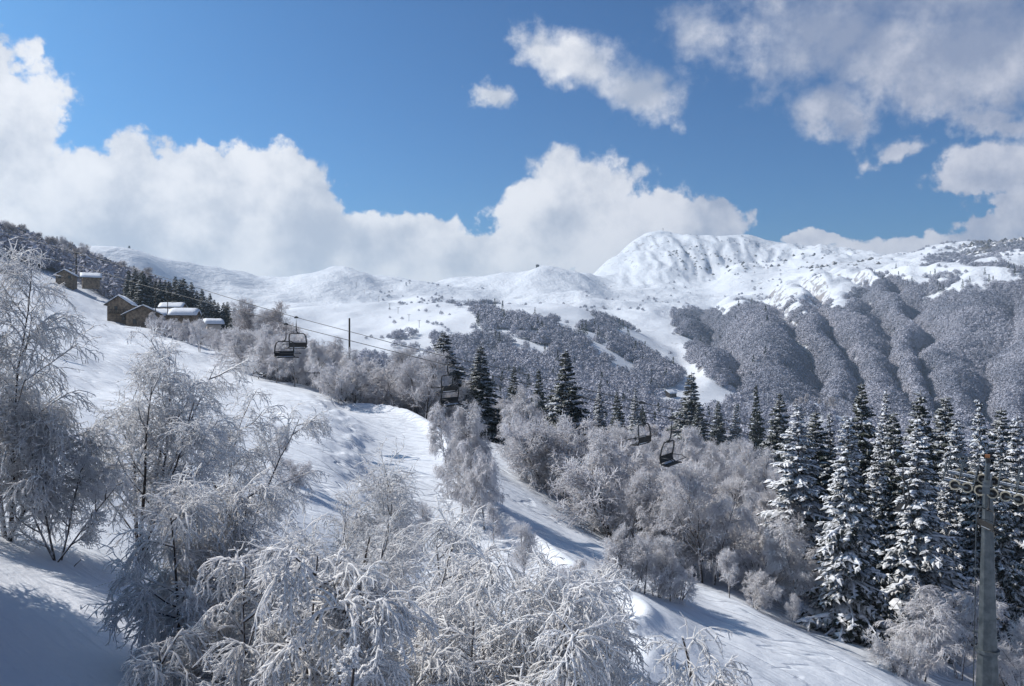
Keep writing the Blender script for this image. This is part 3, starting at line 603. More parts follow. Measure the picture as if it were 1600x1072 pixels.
    sz = ((ln[:, None] * .085 + .05) * rng.uniform(.5, 1.4, (Nn, 2)))[k2]
    Vb_, Fb_ = blobs(rng, C, np.stack([sz, sz * .8, sz * .38], 1))
    Vs = np.concatenate([Vs1, Vb_]); Fs = [Fs1, Fb_ + len(Vs1)]
    snowm = mesh_np('spruce_snow', Vs, Fs, M_snow, smooth=True)
    return mesh_np('spruce_trunk', T[0], T[1], M_bark), crown, snowm

BEECH = [make_tree(s, 10, 'beech', (M_bark, M_rime_mid)) for s in (1, 2, 3)]
BIRCH = [make_tree(s, 10, 'birch', (M_bark, M_rime_mid)) for s in (11, 12, 13)]
SHRUB = [make_tree(s, 5, 'shrub', (M_bark, M_rime_mid)) for s in (21, 22)]
def recolour(v, m2):
    out = []
    for t, c in v: out.append((t, c, m2))
    return out
def own_material(o, m2): o.material_slots[0].link = 'OBJECT'; o.material_slots[0].material = m2
BEECH_D = recolour(BEECH[:2], M_rime_dull)
BEECH_W = recolour(BEECH, M_rime); BIRCH_W = recolour(BIRCH, M_rime); SHRUB_W = recolour(SHRUB, M_rime)
SPRUCE = [make_spruce(31, 18, 3.0, .62), make_spruce(32, 18, 3.4, .55), make_spruce(33, 18, 2.8, .45), make_spruce(34, 18, 3.7, .6)]
DSPRUCE = [make_spruce(41, 14, 3.1, .22, M_needle_dark, .9), make_spruce(42, 14, 2.7, .15, M_needle_dark, .9)]

NT = [0]
ORD = ('first', 'second', 'third', 'fourth', 'fifth', 'sixth', 'seventh', 'eighth', 'ninth', 'tenth', 'eleventh', 'twelfth', 'thirteenth')
def plant(kind, lib, hgt, px, d, H, label, group, cat='tree', width=1., rng=random, sink=.1, z=None):
    x, y = xy(px, d); zz = zg(x, y) - sink if z is None else z
    ms = lib[rng.randrange(len(lib))]
    o = link(kind, None, None, (x, y, zz), rng.uniform(0, 6.28)); s = H / hgt; o.scale = (s * width, s * width, s); o.empty_display_size = .5
    tag(o, label, cat, group)
    names = ('trunk', 'crown', 'snow')
    if 'spruce' in kind: o.rotation_euler.x = R(rng.uniform(-2.5, 2.5)); o.rotation_euler.y = R(rng.uniform(-2.5, 2.5)); q = rng.uniform(.86, 1.16); o.scale = (s * width * q, s * width * q, s)
    for nm, mm in zip(names, ms):
        if isinstance(mm, bpy.types.Material): own_material(c, mm); continue
        c = link(nm, mm, o)
        if nm == 'snow': c['kind'] = 'stuff'
    NT[0] += 1
    return o

# ------------------------------------------------------------------ close, thickly rimed birches
def hero(name, label, px, d, H, seed, S_dirs, nA, LA, nB, LB, nC, LC, nD, LD, weep, r, up=.0, upright=.2, nsides=4, sink=.2, t0=.18, group=None, zbase=None, material=None, angA=48, top=None):
    rng = np.random.RandomState(seed)
    x, y = xy(px, d); z = zg(x, y) - sink if zbase is None else zbase
    n = len(S_dirs); D = np.array([q[:3] for q in S_dirs], float); LF = np.array([q[3] if len(q) > 3 else 1. for q in S_dirs])
    P0 = np.stack([rng.normal(0, .08, n), rng.normal(0, .08, n), np.zeros(n)], 1)
    S = walk(rng, P0, D, H * LF * rng.uniform(.85, 1., n), 9, -.02, .05)
    wood = [tubes(S, (.016 if n == 1 else .010) * H, .012, 6)]
    A = sprout(rng, S, nA, t0, .99, angA, LA, 8, weep * .45, .07, .55, up=upright * .3); wood.append(tubes(A, .022, .009, 4))
    B = sprout(rng, A, nB, .12, 1., 40, LB, 6, weep * .95, .16, .4)
    C = sprout(rng, B, nC, .08, 1., 42, LC, 3, weep * 1.6, .22, .35)
    Dd = sprout(rng, C, nD + 1 if d < 12 else 3, .05, 1., 55, LD * .75, 1, weep * 1.0, .25, .3)
    tw = [tubes(S[:, 3:], r * 1.1, r * .9, nsides, rng, .3), tubes(A + np.array([0, 0, .014]), r * 1.15, r, nsides, rng, .3), tubes(B, r * 1.0, r * .8, nsides, rng, .55), tubes(C, r * .85, r * .5, 3, rng, .6), tubes(Dd, r * .7, r * .35, 3, rng, .4)]
    # the rime on stems sits on the upper side only: shift it up and thin it
    tw[0] = (tw[0][0] + np.array([-.012, 0, .012]), tw[0][1])
    o = link(name, None, None, (x, y, z)); tag(o, label, 'tree', group)
    Vw, Fw = join(wood); link('trunk', mesh_np('birch_trunk', Vw, Fw, M_bark), o)
    Vt, Ft = join(tw[1:])
    if top is not None:
        k_ = (-(top - 536) / F * y - z) / np.percentile(Vt[:, 2], 99.85); o.scale = (k_, k_, k_)
    link('crown', mesh_np('birch_crown', Vt, Ft, material or M_rime_close), o)
    return o
def top_h(px, d, top): return (H_from_top(px, d, top) + .2)
def birch(label, px, d, top, seed, dirs, nA, LA, k=1., weep=.2, r=.016, name='rimed_birch', **kw):
    """k scales the length of the hanging twig sprays"""
    a = dict(upright=.4, top=top, nsides=3 if d > 17 else 4); a.update(kw)
    return hero(name, label, px, d, top_h(px, d, top) * 1.06, seed, dirs, nA, LA, 8, 1.0 * k, 7, .6 * k, 4, .26 * k, weep, r, **a)
def H_from_top(px, d, top):
    x, y = xy(px, d); return -(top - 536) / F * y - zg(x, y)
heroA = birch('tall frosted birch with trunk at the left edge and drooping white twigs', 5, 20, 378, 101, [(.10, .0, 1, 1.1), (-.25, .15, .8, .75), (.36, .05, .8, .5)], 26, 2.75, 1.25, .24, .0185)
heroB = birch('bushy frosted birch with fan of dark stems behind the blue snow shadow', 212, 22, 515, 102, [(.30, .1, 1), (.15, .3, .95), (.05, -.1, .9, .8), (.42, -.1, .85, .85), (.2, .1, 1.), (-.2, .2, .8, .7)], 8, 1.9, .95, .16, .0165)
birch('low frosted bush at the foot of the birch on the left edge', 88, 19.5, 690, 103, [(.5, .1, .8), (.2, .2, 1), (-.4, -.1, .8), (-.1, 0, 1)], 7, .9, .5, .10, .012, name='rimed_shrub')
birch('pale frosted birch behind the weeping clump, beside the open snow', 350, 26, 600, 114, [(.1, .0, 1), (-.1, .1, 1), (.25, .1, .8)], 14, 2.0, .95, .2, .0155)
birch('snow-heavy weeping birch clump left of the big drooping crown in front', 305, 14.5, 748, 104, [(-.12, .0, .85), (.14, .1, 1), (.0, -.1, .9)], 18, 1.35, .9, .25, .0175)
birch('nearest weeping birch with thick white drooping twigs at the bottom edge', 440, 10.8, 842, 105, [(.02, .0, 1), (-.22, .08, .86), (.15, -.1, .9)], 22, 1.12, .74, .31, .0175)
birch('lower drooping clump against the blue snow at the bottom edge', 322, 10.4, 965, 116, [(-.05, .0, 1), (.1, .1, .9)], 16, 1.0, .7, .31, .017)
birch('frosted birch with upswept dark twigs at its top in front of the piste', 600, 27, 694, 106, [(.02, .1, 1), (.08, -.1, .95), (-.08, 0, 1)], 16, 2.4, 1.2, .14, .016, upright=.9, angA=36)
birch('shaded frosted thicket between the two largest drooping birches', 590, 16, 800, 110, [(-.1, .0, .95), (.12, .1, 1), (.0, -.1, .9)], 17, 1.6, .95, .2, .0155)
birch('hazy frosted birch spreading just right of the twig-topped birch', 672, 24, 785, 107, [(.08, .1, 1), (-.06, 0, .9)], 18, 2.0, 1.1, .2, .0155)
birch('broad dome-shaped weeping birch in the middle of the bottom edge', 800, 17, 872, 108, [(.10, .0, 1), (-.12, .1, .97), (0, -.1, .9)], 22, 2.0, 1.05, .26, .017)
birch('drooping birch left of the dome birch, its arching branch reaching over', 700, 14, 935, 117, [(-.08, .0, .95), (.1, .1, 1)], 16, 1.5, .85, .24, .0175)
birch('slim weeping birch drooping beside the open slope right of the dome birch', 912, 22, 880, 109, [(.03, .0, 1), (-.05, 0, .9)], 24, 1.4, .85, .28, .0155)
birch('low arching frosted birch at the bottom edge over the open slope', 930, 15.5, 985, 111, [(.16, .0, 1), (.05, .1, 1)], 18, 1.7, .7, .28, .0145)
birch('small upright sapling with furry snow-covered twigs in front of the thicket', 592, 10.5, 968, 112, [(.0, .0, 1)], 18, .5, .22, .03, .018, name='rimed_sapling', nsides=5)
birch('thin dark-stemmed sapling rising between the front birches', 512, 15, 800, 113, [(.0, .0, 1), (-.06, .1, .95), (.08, 0, .9)], 9, 1.2, .4, -.01, .007, name='rimed_sapling', angA=26, upright=.8)
# the birches standing just left of the view, whose shade falls across the near snow
def twin(src, x, y, rz, sc_, label):
    o = src.copy(); sc.collection.objects.link(o); o.location = (x, y, zg(x, y) - .2); o.rotation_euler.z = rz; o.scale = (sc_,) * 3; o['label'] = label
    for c_ in list(src.children): q = c_.copy(); sc.collection.objects.link(q); q.parent = o
for i, (x, y, rz, k_) in enumerate(((-13.6, 15.2, 1.9, 1.0), (-15.8, 17.0, 4.1, .95), (-11.9, 11.2, 3.2, .8), (-12.6, 8.6, .8, .9), (-10.6, 6.8, 2.2, .75), (-16.8, 14.4, .4, 1.15), (-12.9, 13.2, 2.8, .9), (-15.2, 11.6, 3.9, 1.1), (-14.2, 16.6, 3.3, .95), (-12.8, 16.2, 5.2, .8), (-13.4, 10.2, 1.1, .95))):
    twin(heroB if i % 2 else heroA, x, y, rz, k_, ('farther', 'broad', 'nearer', 'bending', 'nearest', 'tall', 'smaller', 'outer', 'inner', 'slender', 'close')[i] + ' frosted birch just left of the view, shading the snow')

# ------------------------------------------------------------------ single trees that stand out
rnd = random.Random(5)
P = lambda *a, **k: plant(*a, rng=rnd, **k)
def dec(px, d, H, lib, hgt, label, group=None, width=1., name='frosted_tree'): return P(name, lib, hgt, px, d, H * warp(px, d) / d, label, group, width=width)
dec(432, 52, 3.2, BIRCH, 10, 'thin leafless sapling alone on the open snow slope', name='frosted_sapling', width=1.0)
dec(448, 50, 2.2, SHRUB, 5, 'sparse twiggy shrub beside the lone sapling on the slope', name='frosted_shrub')
for px, d, H, lb in ((700, 80, 9.5, 'frosted birch at the left end of the clump below the bend of the piste'), (722, 77, 11, 'tall frosted birch in the clump below the bend of the piste'),
                     (742, 79, 12.2, 'tallest birch of the clump, its white top beneath the chairs'), (757, 76, 9.2, 'frosted birch on the right side of the clump below the piste'),
                     (735, 74, 7.2, 'shorter frosted birch in front of the tall clump'), (772, 73, 4.5, 'small dark-stemmed tree at the right foot of the birch clump')):
    dec(px, d, H, BIRCH, 10, lb, 'birch clump below the piste', width=.75)
for px, d, H, lb in ((820, 62, 5.6, 'frosted young birch standing alone in the snow strip below the clump'), (705, 45, 5.2, 'pale young birch behind the dome birch, left of the snow strip'),
                     (735, 42, 4.4, 'small frosted birch below the piste edge'), (893, 62, 5.0, 'thin frosted birch on the snow beside the wood edge'), (880, 50, 5.2, 'frosted birch just above the slim weeping birch'),
                     (925, 60, 4.6, 'pale frosted birch at the lower end of the snow strip'), (660, 60, 3.6, 'small frosted shrub on the outer edge of the piste')):
    dec(px, d, H, (BEECH_W, BIRCH_W)[px % 2], 10, lb, 'young birches on the slope', width=1.)
for i, (px, d, H) in enumerate(((965, 74, 5.2), (985, 73, 5.6), (1005, 74, 5.0), (1025, 75, 4.6), (1048, 75, 5.8), (1062, 77, 4.4), (1140, 84, 5), (1178, 86, 4.6), (1238, 82, 3.4))):
    dec(px, d, H, SHRUB_W if i % 2 else BEECH_W, 5 if i % 2 else 10, 'low frosted birch, ' + ORD[i] + ' from the left along the edge of the lower slope', 'birches edging the lower slope', width=.9)
dec(1097, 92, 13.2, BEECH, 10, 'large bare tree with dark twin trunk and rounded frosted crown', width=1.05)
dec(1440, 80, 10.2, BIRCH_W, 10, 'bright white frosted tree left of the steel lift tower', width=1.45)
dec(1498, 84, 10.6, BIRCH_W, 10, 'bright white frosted tree directly behind the steel lift tower', width=1.35)
dec(1412, 78, 5.2, SHRUB_W, 5, 'low frosted bush at the foot of the bright white tree', name='frosted_shrub')
dec(1245, 90, 11, BIRCH_W, 10, 'pale frosted birch on the left side of the nearest snowy spruce', width=1.1)
dec(1290, 93, 9, BIRCH_W, 10, 'frosted birch tucked behind the left boughs of the nearest spruce')
dec(1590, 86, 7.5, SHRUB_W, 5, 'frosted bush spreading at the right edge beside the lift tower', name='frosted_shrub')
dec(1590, 80, 9.5, BEECH, 10, 'frosted tree at the right edge beyond the lift tower')
dec(380, 165, 8.5, BEECH_D, 10, 'round dark bare tree where the row of village spruces ends', width=1.3)
dec(312, 150, 7.0, BIRCH_W, 10, 'pale frosted birch in front of the snow-roofed house', width=.85)

# ------------------------------------------------------------------ woods made of single trees
KIND_WORDS = {'frosted_birch': 'drooping frosted birch', 'bare_tree': 'round-crowned frosted tree', 'frosted_shrub': 'low twiggy frosted shrub'}
def places(rows, cols):
    """label writer: rows are (depth limit, words), cols (column limit, words)"""
    def f(nm, px, d):
        r_ = next(w_ for lim, w_ in rows if d < lim); c_ = next(w_ for lim, w_ in cols if px < lim)
        return ' '.join((KIND_WORDS[nm] + ' ' + r_ + ' ' + c_).split())
    return f
def wood(n, pxr, dr, Hr, lib, hgt, label, group, seed, width=(.85, 1.15), cond=None, name='frosted_tree'):
    r = random.Random(seed); k = 0; tries = 0; pts = []
    while k < n and tries < n * 60:
        tries += 1
        d = math.exp(r.uniform(math.log(dr[0]), math.log(dr[1]))); px = r.uniform(*pxr)
        if cond and not cond(px, d): continue
        x, y = xy(px, d)
        if any((x - a) ** 2 + (y - b) ** 2 < (1.7 + (tries > n * 20) * -1) ** 2 for a, b in pts): continue
        pts.append((x, y)); L = lib[r.randrange(len(lib))] if isinstance(lib[0], list) else lib
        nm = 'frosted_shrub' if L in (SHRUB, SHRUB_W) else 'frosted_birch' if L in (BIRCH, BIRCH_W) else 'bare_tree'
        plant(nm, L, hgt[lib.index(L)] if isinstance(hgt, tuple) else hgt, px, d, r.uniform(*Hr) * warp(px, d) / d, label(nm, px, d) if callable(label) else label, group, width=r.uniform(*width), rng=r); k += 1
edge = lambda px: np.interp(px, [780, 850, 900, 950, 1000, 1050, 1100, 1200, 1300, 1400, 1600], [128, 108, 100, 96, 92, 90, 92, 92, 94, 92, 90])
MIX = [BIRCH, BEECH, BIRCH, SHRUB]
mixh = (10, 10, 10, 5)
wood(30, (400, 560), (114, 140), (6., 9.5), [SHRUB_W, BIRCH, BIRCH_W], (5, 10, 10), places(((122, 'at the front'), (999, 'farther back')), ((455, 'on the slope edge under the leftmost chairs'), (510, 'on the slope edge left of the dark pole'), (9999, 'on the slope edge where the piste begins'))), 'shrubby trees above the slope edge', 1, (.9, 1.2))
wood(34, (365, 600), (160, 235), (9., 13.), [BEECH_D, BEECH], (10, 10), places(((195, 'in the dull belt'), (999, 'at the back of the belt')), ((440, 'right of the village spruces'), (520, 'behind the leftmost chairs'), (9999, 'around the dark pole'))), 'bare trees behind the slope edge', 2, (1.0, 1.3))
wood(16, (575, 690), (128, 165), (8.5, 12), [BEECH, SHRUB], (10, 5), places(((145, 'close to the bend of the piste'), (999, 'set back from the bend of the piste')), ((632, 'on its left side'), (9999, 'on its right side'))), 'rounded trees by the bend of the piste', 3, (1.0, 1.25))
wood(10, (690, 800), (135, 165), (7, 11), [BEECH, BIRCH], (10, 10), 'frosted tree behind the birch clump and above the snow strip', 'trees above the snow strip', 4)
wood(95, (800, 1235), (92, 165), (8, 12.5), MIX, mixh, places(((108, 'in the front row'), (130, 'in the second row'), (999, 'in the inner rows')), ((880, 'at its left end beside the snow strip'), (960, 'below the tall lone spruce'), (1040, 'around the young snowy spruce'), (1130, 'around the large twin-trunk tree'), (9999, 'next to the spruce stand'))), 'frosted wood below the chairs', 5, cond=lambda px, d: d > edge(px))
wood(50, (700, 1210), (165, 290), (9, 13), [BEECH, BIRCH, BEECH_D], (10, 10, 10), places(((215, 'in the upper wood'), (999, 'at the far back of the wood')), ((830, 'right of the birch clump'), (930, 'around the tall lone spruce'), (1060, 'behind the third and fourth chairs'), (9999, 'left of the spruce stand'))), 'upper rows of the frosted wood', 6)
wood(30, (955, 1245), (148, 205), (12, 15.5), [BIRCH, BEECH], (10, 10), 'tall grey frosted tree behind the two right-hand chairs', 'tall trees behind the right-hand chairs', 15, (.7, .9))
wood(22, (1235, 1600), (96, 150), (8, 11), MIX, mixh, 'frosted broadleaf tree standing among the snowy spruces', 'broadleaf trees among the spruces', 7)
wood(36, (240, 350), (160, 198), (2.8, 4.8), [SHRUB, BIRCH], (5, 10), 'small frosted shrub on the snow below the village houses', 'shrubs below the village', 8, (.9, 1.3))
wood(26, (120, 330), (285, 360), (6, 9), [BEECH, BIRCH], (10, 10), 'grey frosted tree on the village hillside behind the houses', 'trees behind the village houses', 9)
wood(34, (0, 235), (330, 400), (9, 13), [BEECH, BEECH_D], (10, 10), 'frosted tree in the hillside wood above the village', 'hillside wood above the village', 10)

# spruces: (column, depth, photo row of the tip, library, width)
def spruce(px, d, top, lib, hgt, label, group=None, width=1., name='snowy_spruce'):
    H = max(3., H_from_top(px, d, top)); plant(name, lib, hgt, px, d, H, label, group, width=width, rng=rnd)
spruce(1325, 88, 640, SPRUCE, 18, 'tall snow-laden spruce nearest to the open slope, its foot in the snow', width=.95)
spruce(1246, 106, 628, SPRUCE, 18, 'broad snow-laden spruce at the left end of the spruce stand', width=1.25)
spruce(1278, 112, 640, DSPRUCE, 14, 'dark spruce just right of the broad left-end spruce')
spruce(1352, 118, 594, DSPRUCE, 14, 'dark spruce whose tip rises highest in the stand', width=.9)
spruce(1384, 112, 607, SPRUCE, 18, 'snowy spruce directly right of the highest dark tip', width=.95)
spruce(1358, 99, 655, SPRUCE, 18, 'snowy spruce behind the nearest spruce, slightly to its right', width=.9)
spruce(1426, 120, 607, DSPRUCE, 14, 'dark spruce with snow-dusted tip right of centre in the stand', width=1.)
spruce(1430, 96, 650, SPRUCE, 18, 'very broad snow-laden spruce left of the lift platform', width=1.4)
spruce(1472, 135, 616, DSPRUCE, 14, 'broad dark spruce behind the left end of the lift platform', width=1.1)
spruce(1532, 112, 622, SPRUCE, 18, 'slim snow-white spruce behind the top of the lift tower', width=.8)
spruce(1564, 108, 662, SPRUCE, 18, 'snowy spruce above the right half of the lift platform', width=.85)
spruce(1568, 132, 636, DSPRUCE, 14, 'dark spruce tip between the slim white spruce and the right edge')
spruce(1597, 120, 645, SPRUCE, 18, 'snowy spruce cut by the right edge of the view')
spruce(1502, 128, 650, SPRUCE, 18, 'small snowy spruce tip left of the slim white spruce', width=.9)
spruce(1218, 190, 612, DSPRUCE, 14, 'dark spruce touching the left side of the spruce stand')
spruce(1184, 255, 598, DSPRUCE, 14, 'thin spruce standing alone left of the spruce stand', width=.7)
spruce(1395, 102, 640, DSPRUCE, 14, 'dark spruce deep in the shade in the middle of the stand')
spruce(1480, 104, 700, SPRUCE, 18, 'snowy spruce partly hidden by the left lift platform', width=1.)
spruce(1300, 120, 640, SPRUCE, 18, 'snowy spruce between the left-end spruce and the nearest one', width=.8)
spruce(688, 150, 517, DSPRUCE, 14, 'dark spruce rising behind the second pair of chairs', width=1.9)
spruce(748, 138, 536, DSPRUCE, 14, 'dark bushy spruce just right of the second pair of chairs', width=1.4)
spruce(885, 135, 543, DSPRUCE, 14, 'tallest lone dark spruce in the middle of the frosted wood', width=1.25)
spruce(842, 215, 574, DSPRUCE, 14, 'small dark spruce left of the tall lone spruce', width=.8)
spruce(798, 225, 568, DSPRUCE, 14, 'small dusky spruce tip above the wood, left of the lone spruce', width=.8)
spruce(936, 170, 596, SPRUCE, 18, 'light snowy spruce right of the tall lone spruce', width=1.)
spruce(991, 250, 604, SPRUCE, 18, 'light snowy spruce above the third chair', width=.95)
spruce(1076, 230, 580, DSPRUCE, 14, 'dark spruce with open boughs right of the fourth chair', width=1.3)
spruce(1092, 215, 628, DSPRUCE, 14, 'low dark spruce leaning out below the open-boughed one', width=1.2)
spruce(1121, 270, 625, DSPRUCE, 14, 'small dark spruce tip right of the open-boughed spruce')
spruce(1146, 270, 628, SPRUCE, 18, 'pale small spruce at the right end of the frosted wood')
spruce(1008, 101, 738, SPRUCE, 18, 'young snow-covered spruce at the lower edge of the frosted wood', width=1.1)
spruce(966, 240, 610, DSPRUCE, 14, 'tiny dark spruce between the two light snowy spruces')
for i in range(13):
    spruce(203 + i * 7.8 + rnd.uniform(-2, 2), 262 + rnd.uniform(-14, 22), 420 + i * 1.5 + rnd.uniform(-4, 8), DSPRUCE, 14, ORD[i] + ' dark spruce from the left in the dense row behind the houses', 'spruce row behind the houses', width=1.35, name='dark_spruce')
for i in range(12):
    spruce(308 + i * 5.4 + rnd.uniform(-2, 2), 268 + rnd.uniform(-14, 22), 449 + i * 2.6 + rnd.uniform(-3, 8), DSPRUCE, 14, ORD[i] + ' dark spruce from the left in the shorter row right of the village', 'spruce row right of the village', width=1.25, name='dark_spruce')
for px, tp, lb in ((2, 349, 'dark spruce on the hilltop at the left edge'), (12, 354, 'second dark spruce from the left edge on the hilltop'), (40, 358, 'dark spruce on the hilltop behind the tip of the tall birch'),
                   (88, 368, 'single dark spruce breaking the skyline right of the birch tip'), (208, 414, 'small dark spruce on the wooded slope above the spruce row')):
    spruce(px, 380, tp, DSPRUCE, 14, lb, width=.9, name='dark_spruce')

# ------------------------------------------------------------------ far woods, scrub: stuff
def puff(seed, n=300, shape='round'):
    rng = np.random.RandomState(seed)
    if shape == 'round':
        v = nrm(rng.normal(0, 1, (n, 3))); r = rng.uniform(.62, 1.02, (n, 1)) ** .7
        c = v * r * np.array([.5, .5, .46]); c[:, 2] = np.abs(c[:, 2] + .08) ; c[:, 2] = c[:, 2] * 1.35 + .22
        lob = 1 + .18 * np.sin(v[:, 0:1] * 5 + seed) * np.cos(v[:, 1:2] * 6); c[:, :2] *= lob
        s = .10
    else:
        z = rng.uniform(0, 1, n) ** 1.3; a = rng.uniform(0, 6.28, n); r = .24 * (1 - z) * rng.uniform(.5, 1, n) + .01
        c = np.stack([np.cos(a) * r, np.sin(a) * r, z * 1.15 + .05], 1); s = .075
    T = rng.normal(0, 1, (n, 3, 3)); T = nrm(T) * s; T -= T.mean(1, keepdims=True)
    if shape == 'round':        # leafy faces lie roughly along the crown's surface, so each crown has a lit and a shaded side
        nv = nrm(v * np.array([1, 1, 1.]) + rng.normal(0, .5, v.shape)); nv[:, 2] = np.abs(nv[:, 2]); T -= (T * nv[:, None]).sum(-1, keepdims=True) * nv[:, None]; T *= 1.25
    V = (c[:, None] + T).reshape(-1, 3)
    Fc = np.arange(n * 3).reshape(n, 3)
    tk = tubes(np.array([[[0, 0, -.15], [0, 0, .3], [0, 0, .7]]]), .02, .01, 3)
    return np.concatenate([V, tk[0]]), [Fc, tk[1] + len(V)]
def lib_coll(name, meshes):
    c = bpy.data.collections.new(name)
    for m in meshes: o = bpy.data.objects.new(m.name, m); c.objects.link(o)
    return c
C_round = lib_coll('far_crowns', [mesh_np('far_tree', *puff(s), M_far, smooth=False) for s in range(5)])
C_fir = lib_coll('far_firs', [mesh_np('far_fir', *puff(s + 50, 150, 'fir'), M_needle_dark, smooth=False) for s in range(3)])
C_near = bpy.data.collections.new('mid_wood')
def simple(vs, nm):   # trunk and crown as one mesh for the uncountable wood
    out = []
    for q in vs:
        a = bpy.data.objects.new(nm, q[1]); out.append(a)
        if len(q) > 2: own_material(a, q[2])
    return out
for o in simple(BEECH_D + BEECH[:2], 'wood_tree'): o.scale = (.1, .1, .1); C_near.objects.link(o)
def scatter(name, label, pts, coll, kind='stuff', cat='trees'):
    """pts: (x,y,z,scale)"""
    me = bpy.data.meshes.new(name); A = np.array(pts, np.float32)
    me.vertices.add(len(A)); me.vertices.foreach_set('co', A[:, :3].ravel())
    at = me.attributes.new('size', 'FLOAT', 'POINT'); at.data.foreach_set('value', A[:, 3].copy())
    o = link(name, me); tag(o, label, cat, None, kind)
    g = bpy.data.node_groups.new(name + '_nodes', 'GeometryNodeTree')
    g.interface.new_socket('Geometry', in_out='INPUT', socket_type='NodeSocketGeometry'); g.interface.new_socket('Geometry', in_out='OUTPUT', socket_type='NodeSocketGeometry')
    gi = g.nodes.new('NodeGroupInput'); go = g.nodes.new('NodeGroupOutput')
    ci = g.nodes.new('GeometryNodeCollectionInfo'); ci.inputs['Collection'].default_value = coll; ci.inputs['Separate Children'].default_value = True; ci.inputs['Reset Children'].default_value = coll is not C_near
    ip = g.nodes.new('GeometryNodeInstanceOnPoints'); ip.inputs['Pick Instance'].default_value = True
    na = g.nodes.new('GeometryNodeInputNamedAttribute'); na.data_type = 'FLOAT'; na.inputs['Name'].default_value = 'size'
    rv = g.nodes.new('FunctionNodeRandomValue'); rv.data_type = 'FLOAT_VECTOR'; rv.inputs[0].default_value = (-.06, -.06, 0); rv.inputs[1].default_value = (.06, .06, 6.28)
    mp = g.nodes.new('GeometryNodeMeshToPoints')
    L = g.links
    L.new(gi.outputs[0], mp.inputs['Mesh']); L.new(mp.outputs[0], ip.inputs['Points']); L.new(ci.outputs[0], ip.inputs['Instance'])
    L.new(rv.outputs[0], ip.inputs['Rotation']); L.new(na.outputs[0], ip.inputs['Scale']); L.new(ip.outputs[0], go.inputs[0])
    md = o.modifiers.new('scatter', 'NODES'); md.node_group = g
    return o
def inpoly(px, py, poly):
    c = np.zeros(px.shape, bool); n = len(poly)
    for i in range(n):
        x0, y0 = poly[i]; x1, y1 = poly[(i + 1) % n]
        t = ((y0 > py) != (y1 > py)) & (px < (x1 - x0) * (py - y0) / (y1 - y0 + 1e-9) + x0); c ^= t
    return c
rs = np.random.RandomState(77)
def region(n, pxr, dr, polys, dens=None, size=(8, 11), holes=()):
    d = np.sqrt(rs.uniform(dr[0] ** 2, dr[1] ** 2, n)); px = rs.uniform(pxr[0], pxr[1], n); x = (px - 800) / F * d
    z = grid_sample(ZG, x, d); py = 536 - z / d * F
    jp = fbm(x, d, 1/45., 3, 5) * 44
    jx_ = rs.normal(0, 5, n); jy_ = rs.normal(0, 4, n); px = px + jx_; py = py + jy_
    m = np.zeros(n, bool)
    for p in polys: m |= inpoly(px + jp, py + jp * .35, p)
    for p in holes: m &= ~inpoly(px + jp, py + jp * .35, p)
    if dens is not None: m &= rs.rand(n) < dens(x, d, px, py)
    s = rs.uniform(size[0], size[1], n)
    return np.stack([x, d, z - .3, s], 1)[m]
MIDP = [(735, 487), (800, 486), (835, 492), (880, 512), (908, 520), (912, 503), (940, 498), (975, 515), (1000, 545), (1035, 572), (1062, 592), (1050, 612), (980, 618), (930, 640), (860, 620), (790, 600), (750, 578), (690, 560), (690, 530), (725, 510)]
MIDH = [[(790, 522), (815, 528), (850, 556), (835, 560), (800, 548)], [(895, 540), (940, 548), (925, 556), (895, 550)]]
scatter('mid_slope_woodland', 'grey frosted woodland on the middle slope below the snowfields', region(30000, (680, 1070), (620, 1350), [MIDP], size=(7, 12), holes=MIDH, dens=lambda x, y, px, py: np.clip(.24 + fbm(x, y, 1/55., 3, 8) * 1.9, 0, .8)), C_round)
LOBES = [[(1062, 484), (1110, 488), (1150, 530), (1172, 590), (1150, 612), (1105, 575), (1075, 530)],
         [(1138, 500), (1165, 483), (1200, 482), (1228, 508), (1262, 545), (1335, 602), (1325, 625), (1200, 612), (1160, 600), (1142, 550)],
         [(1243, 492), (1280, 482), (1312, 486), (1330, 560), (1340, 600), (1290, 562), (1262, 530)],
         [(1316, 490), (1350, 455), (1395, 438), (1430, 455), (1450, 480), (1500, 468), (1560, 460), (1680, 440), (1680, 690), (1340, 680), (1330, 600)]]
scatter('beech_woodland', 'dense frosted beech woodland on the ribbed slopes at the right', region(150000, (1050, 1690), (740, 1700), LOBES, size=(6, 10.5), dens=lambda x, y, px, py: np.clip(.62 + fbm(x, y, 1/50., 2, 8) * .4, 0, 1)), C_round)
scatter('valley_woodland', 'brownish frosted woodland filling the valley floor beyond the lift', region(9000, (560, 1680), (290, 860), [[(560, 560), (700, 570), (800, 596), (900, 612), (1000, 618), (1060, 640), (1180, 610), (1340, 612), (1680, 640), (1680, 800), (560, 760)]], size=(7, 12),
        dens=lambda x, y, px, py: np.clip(.40 + fbm(x, y, 1/60., 2, 18) * .5, 0, 1)), C_round)
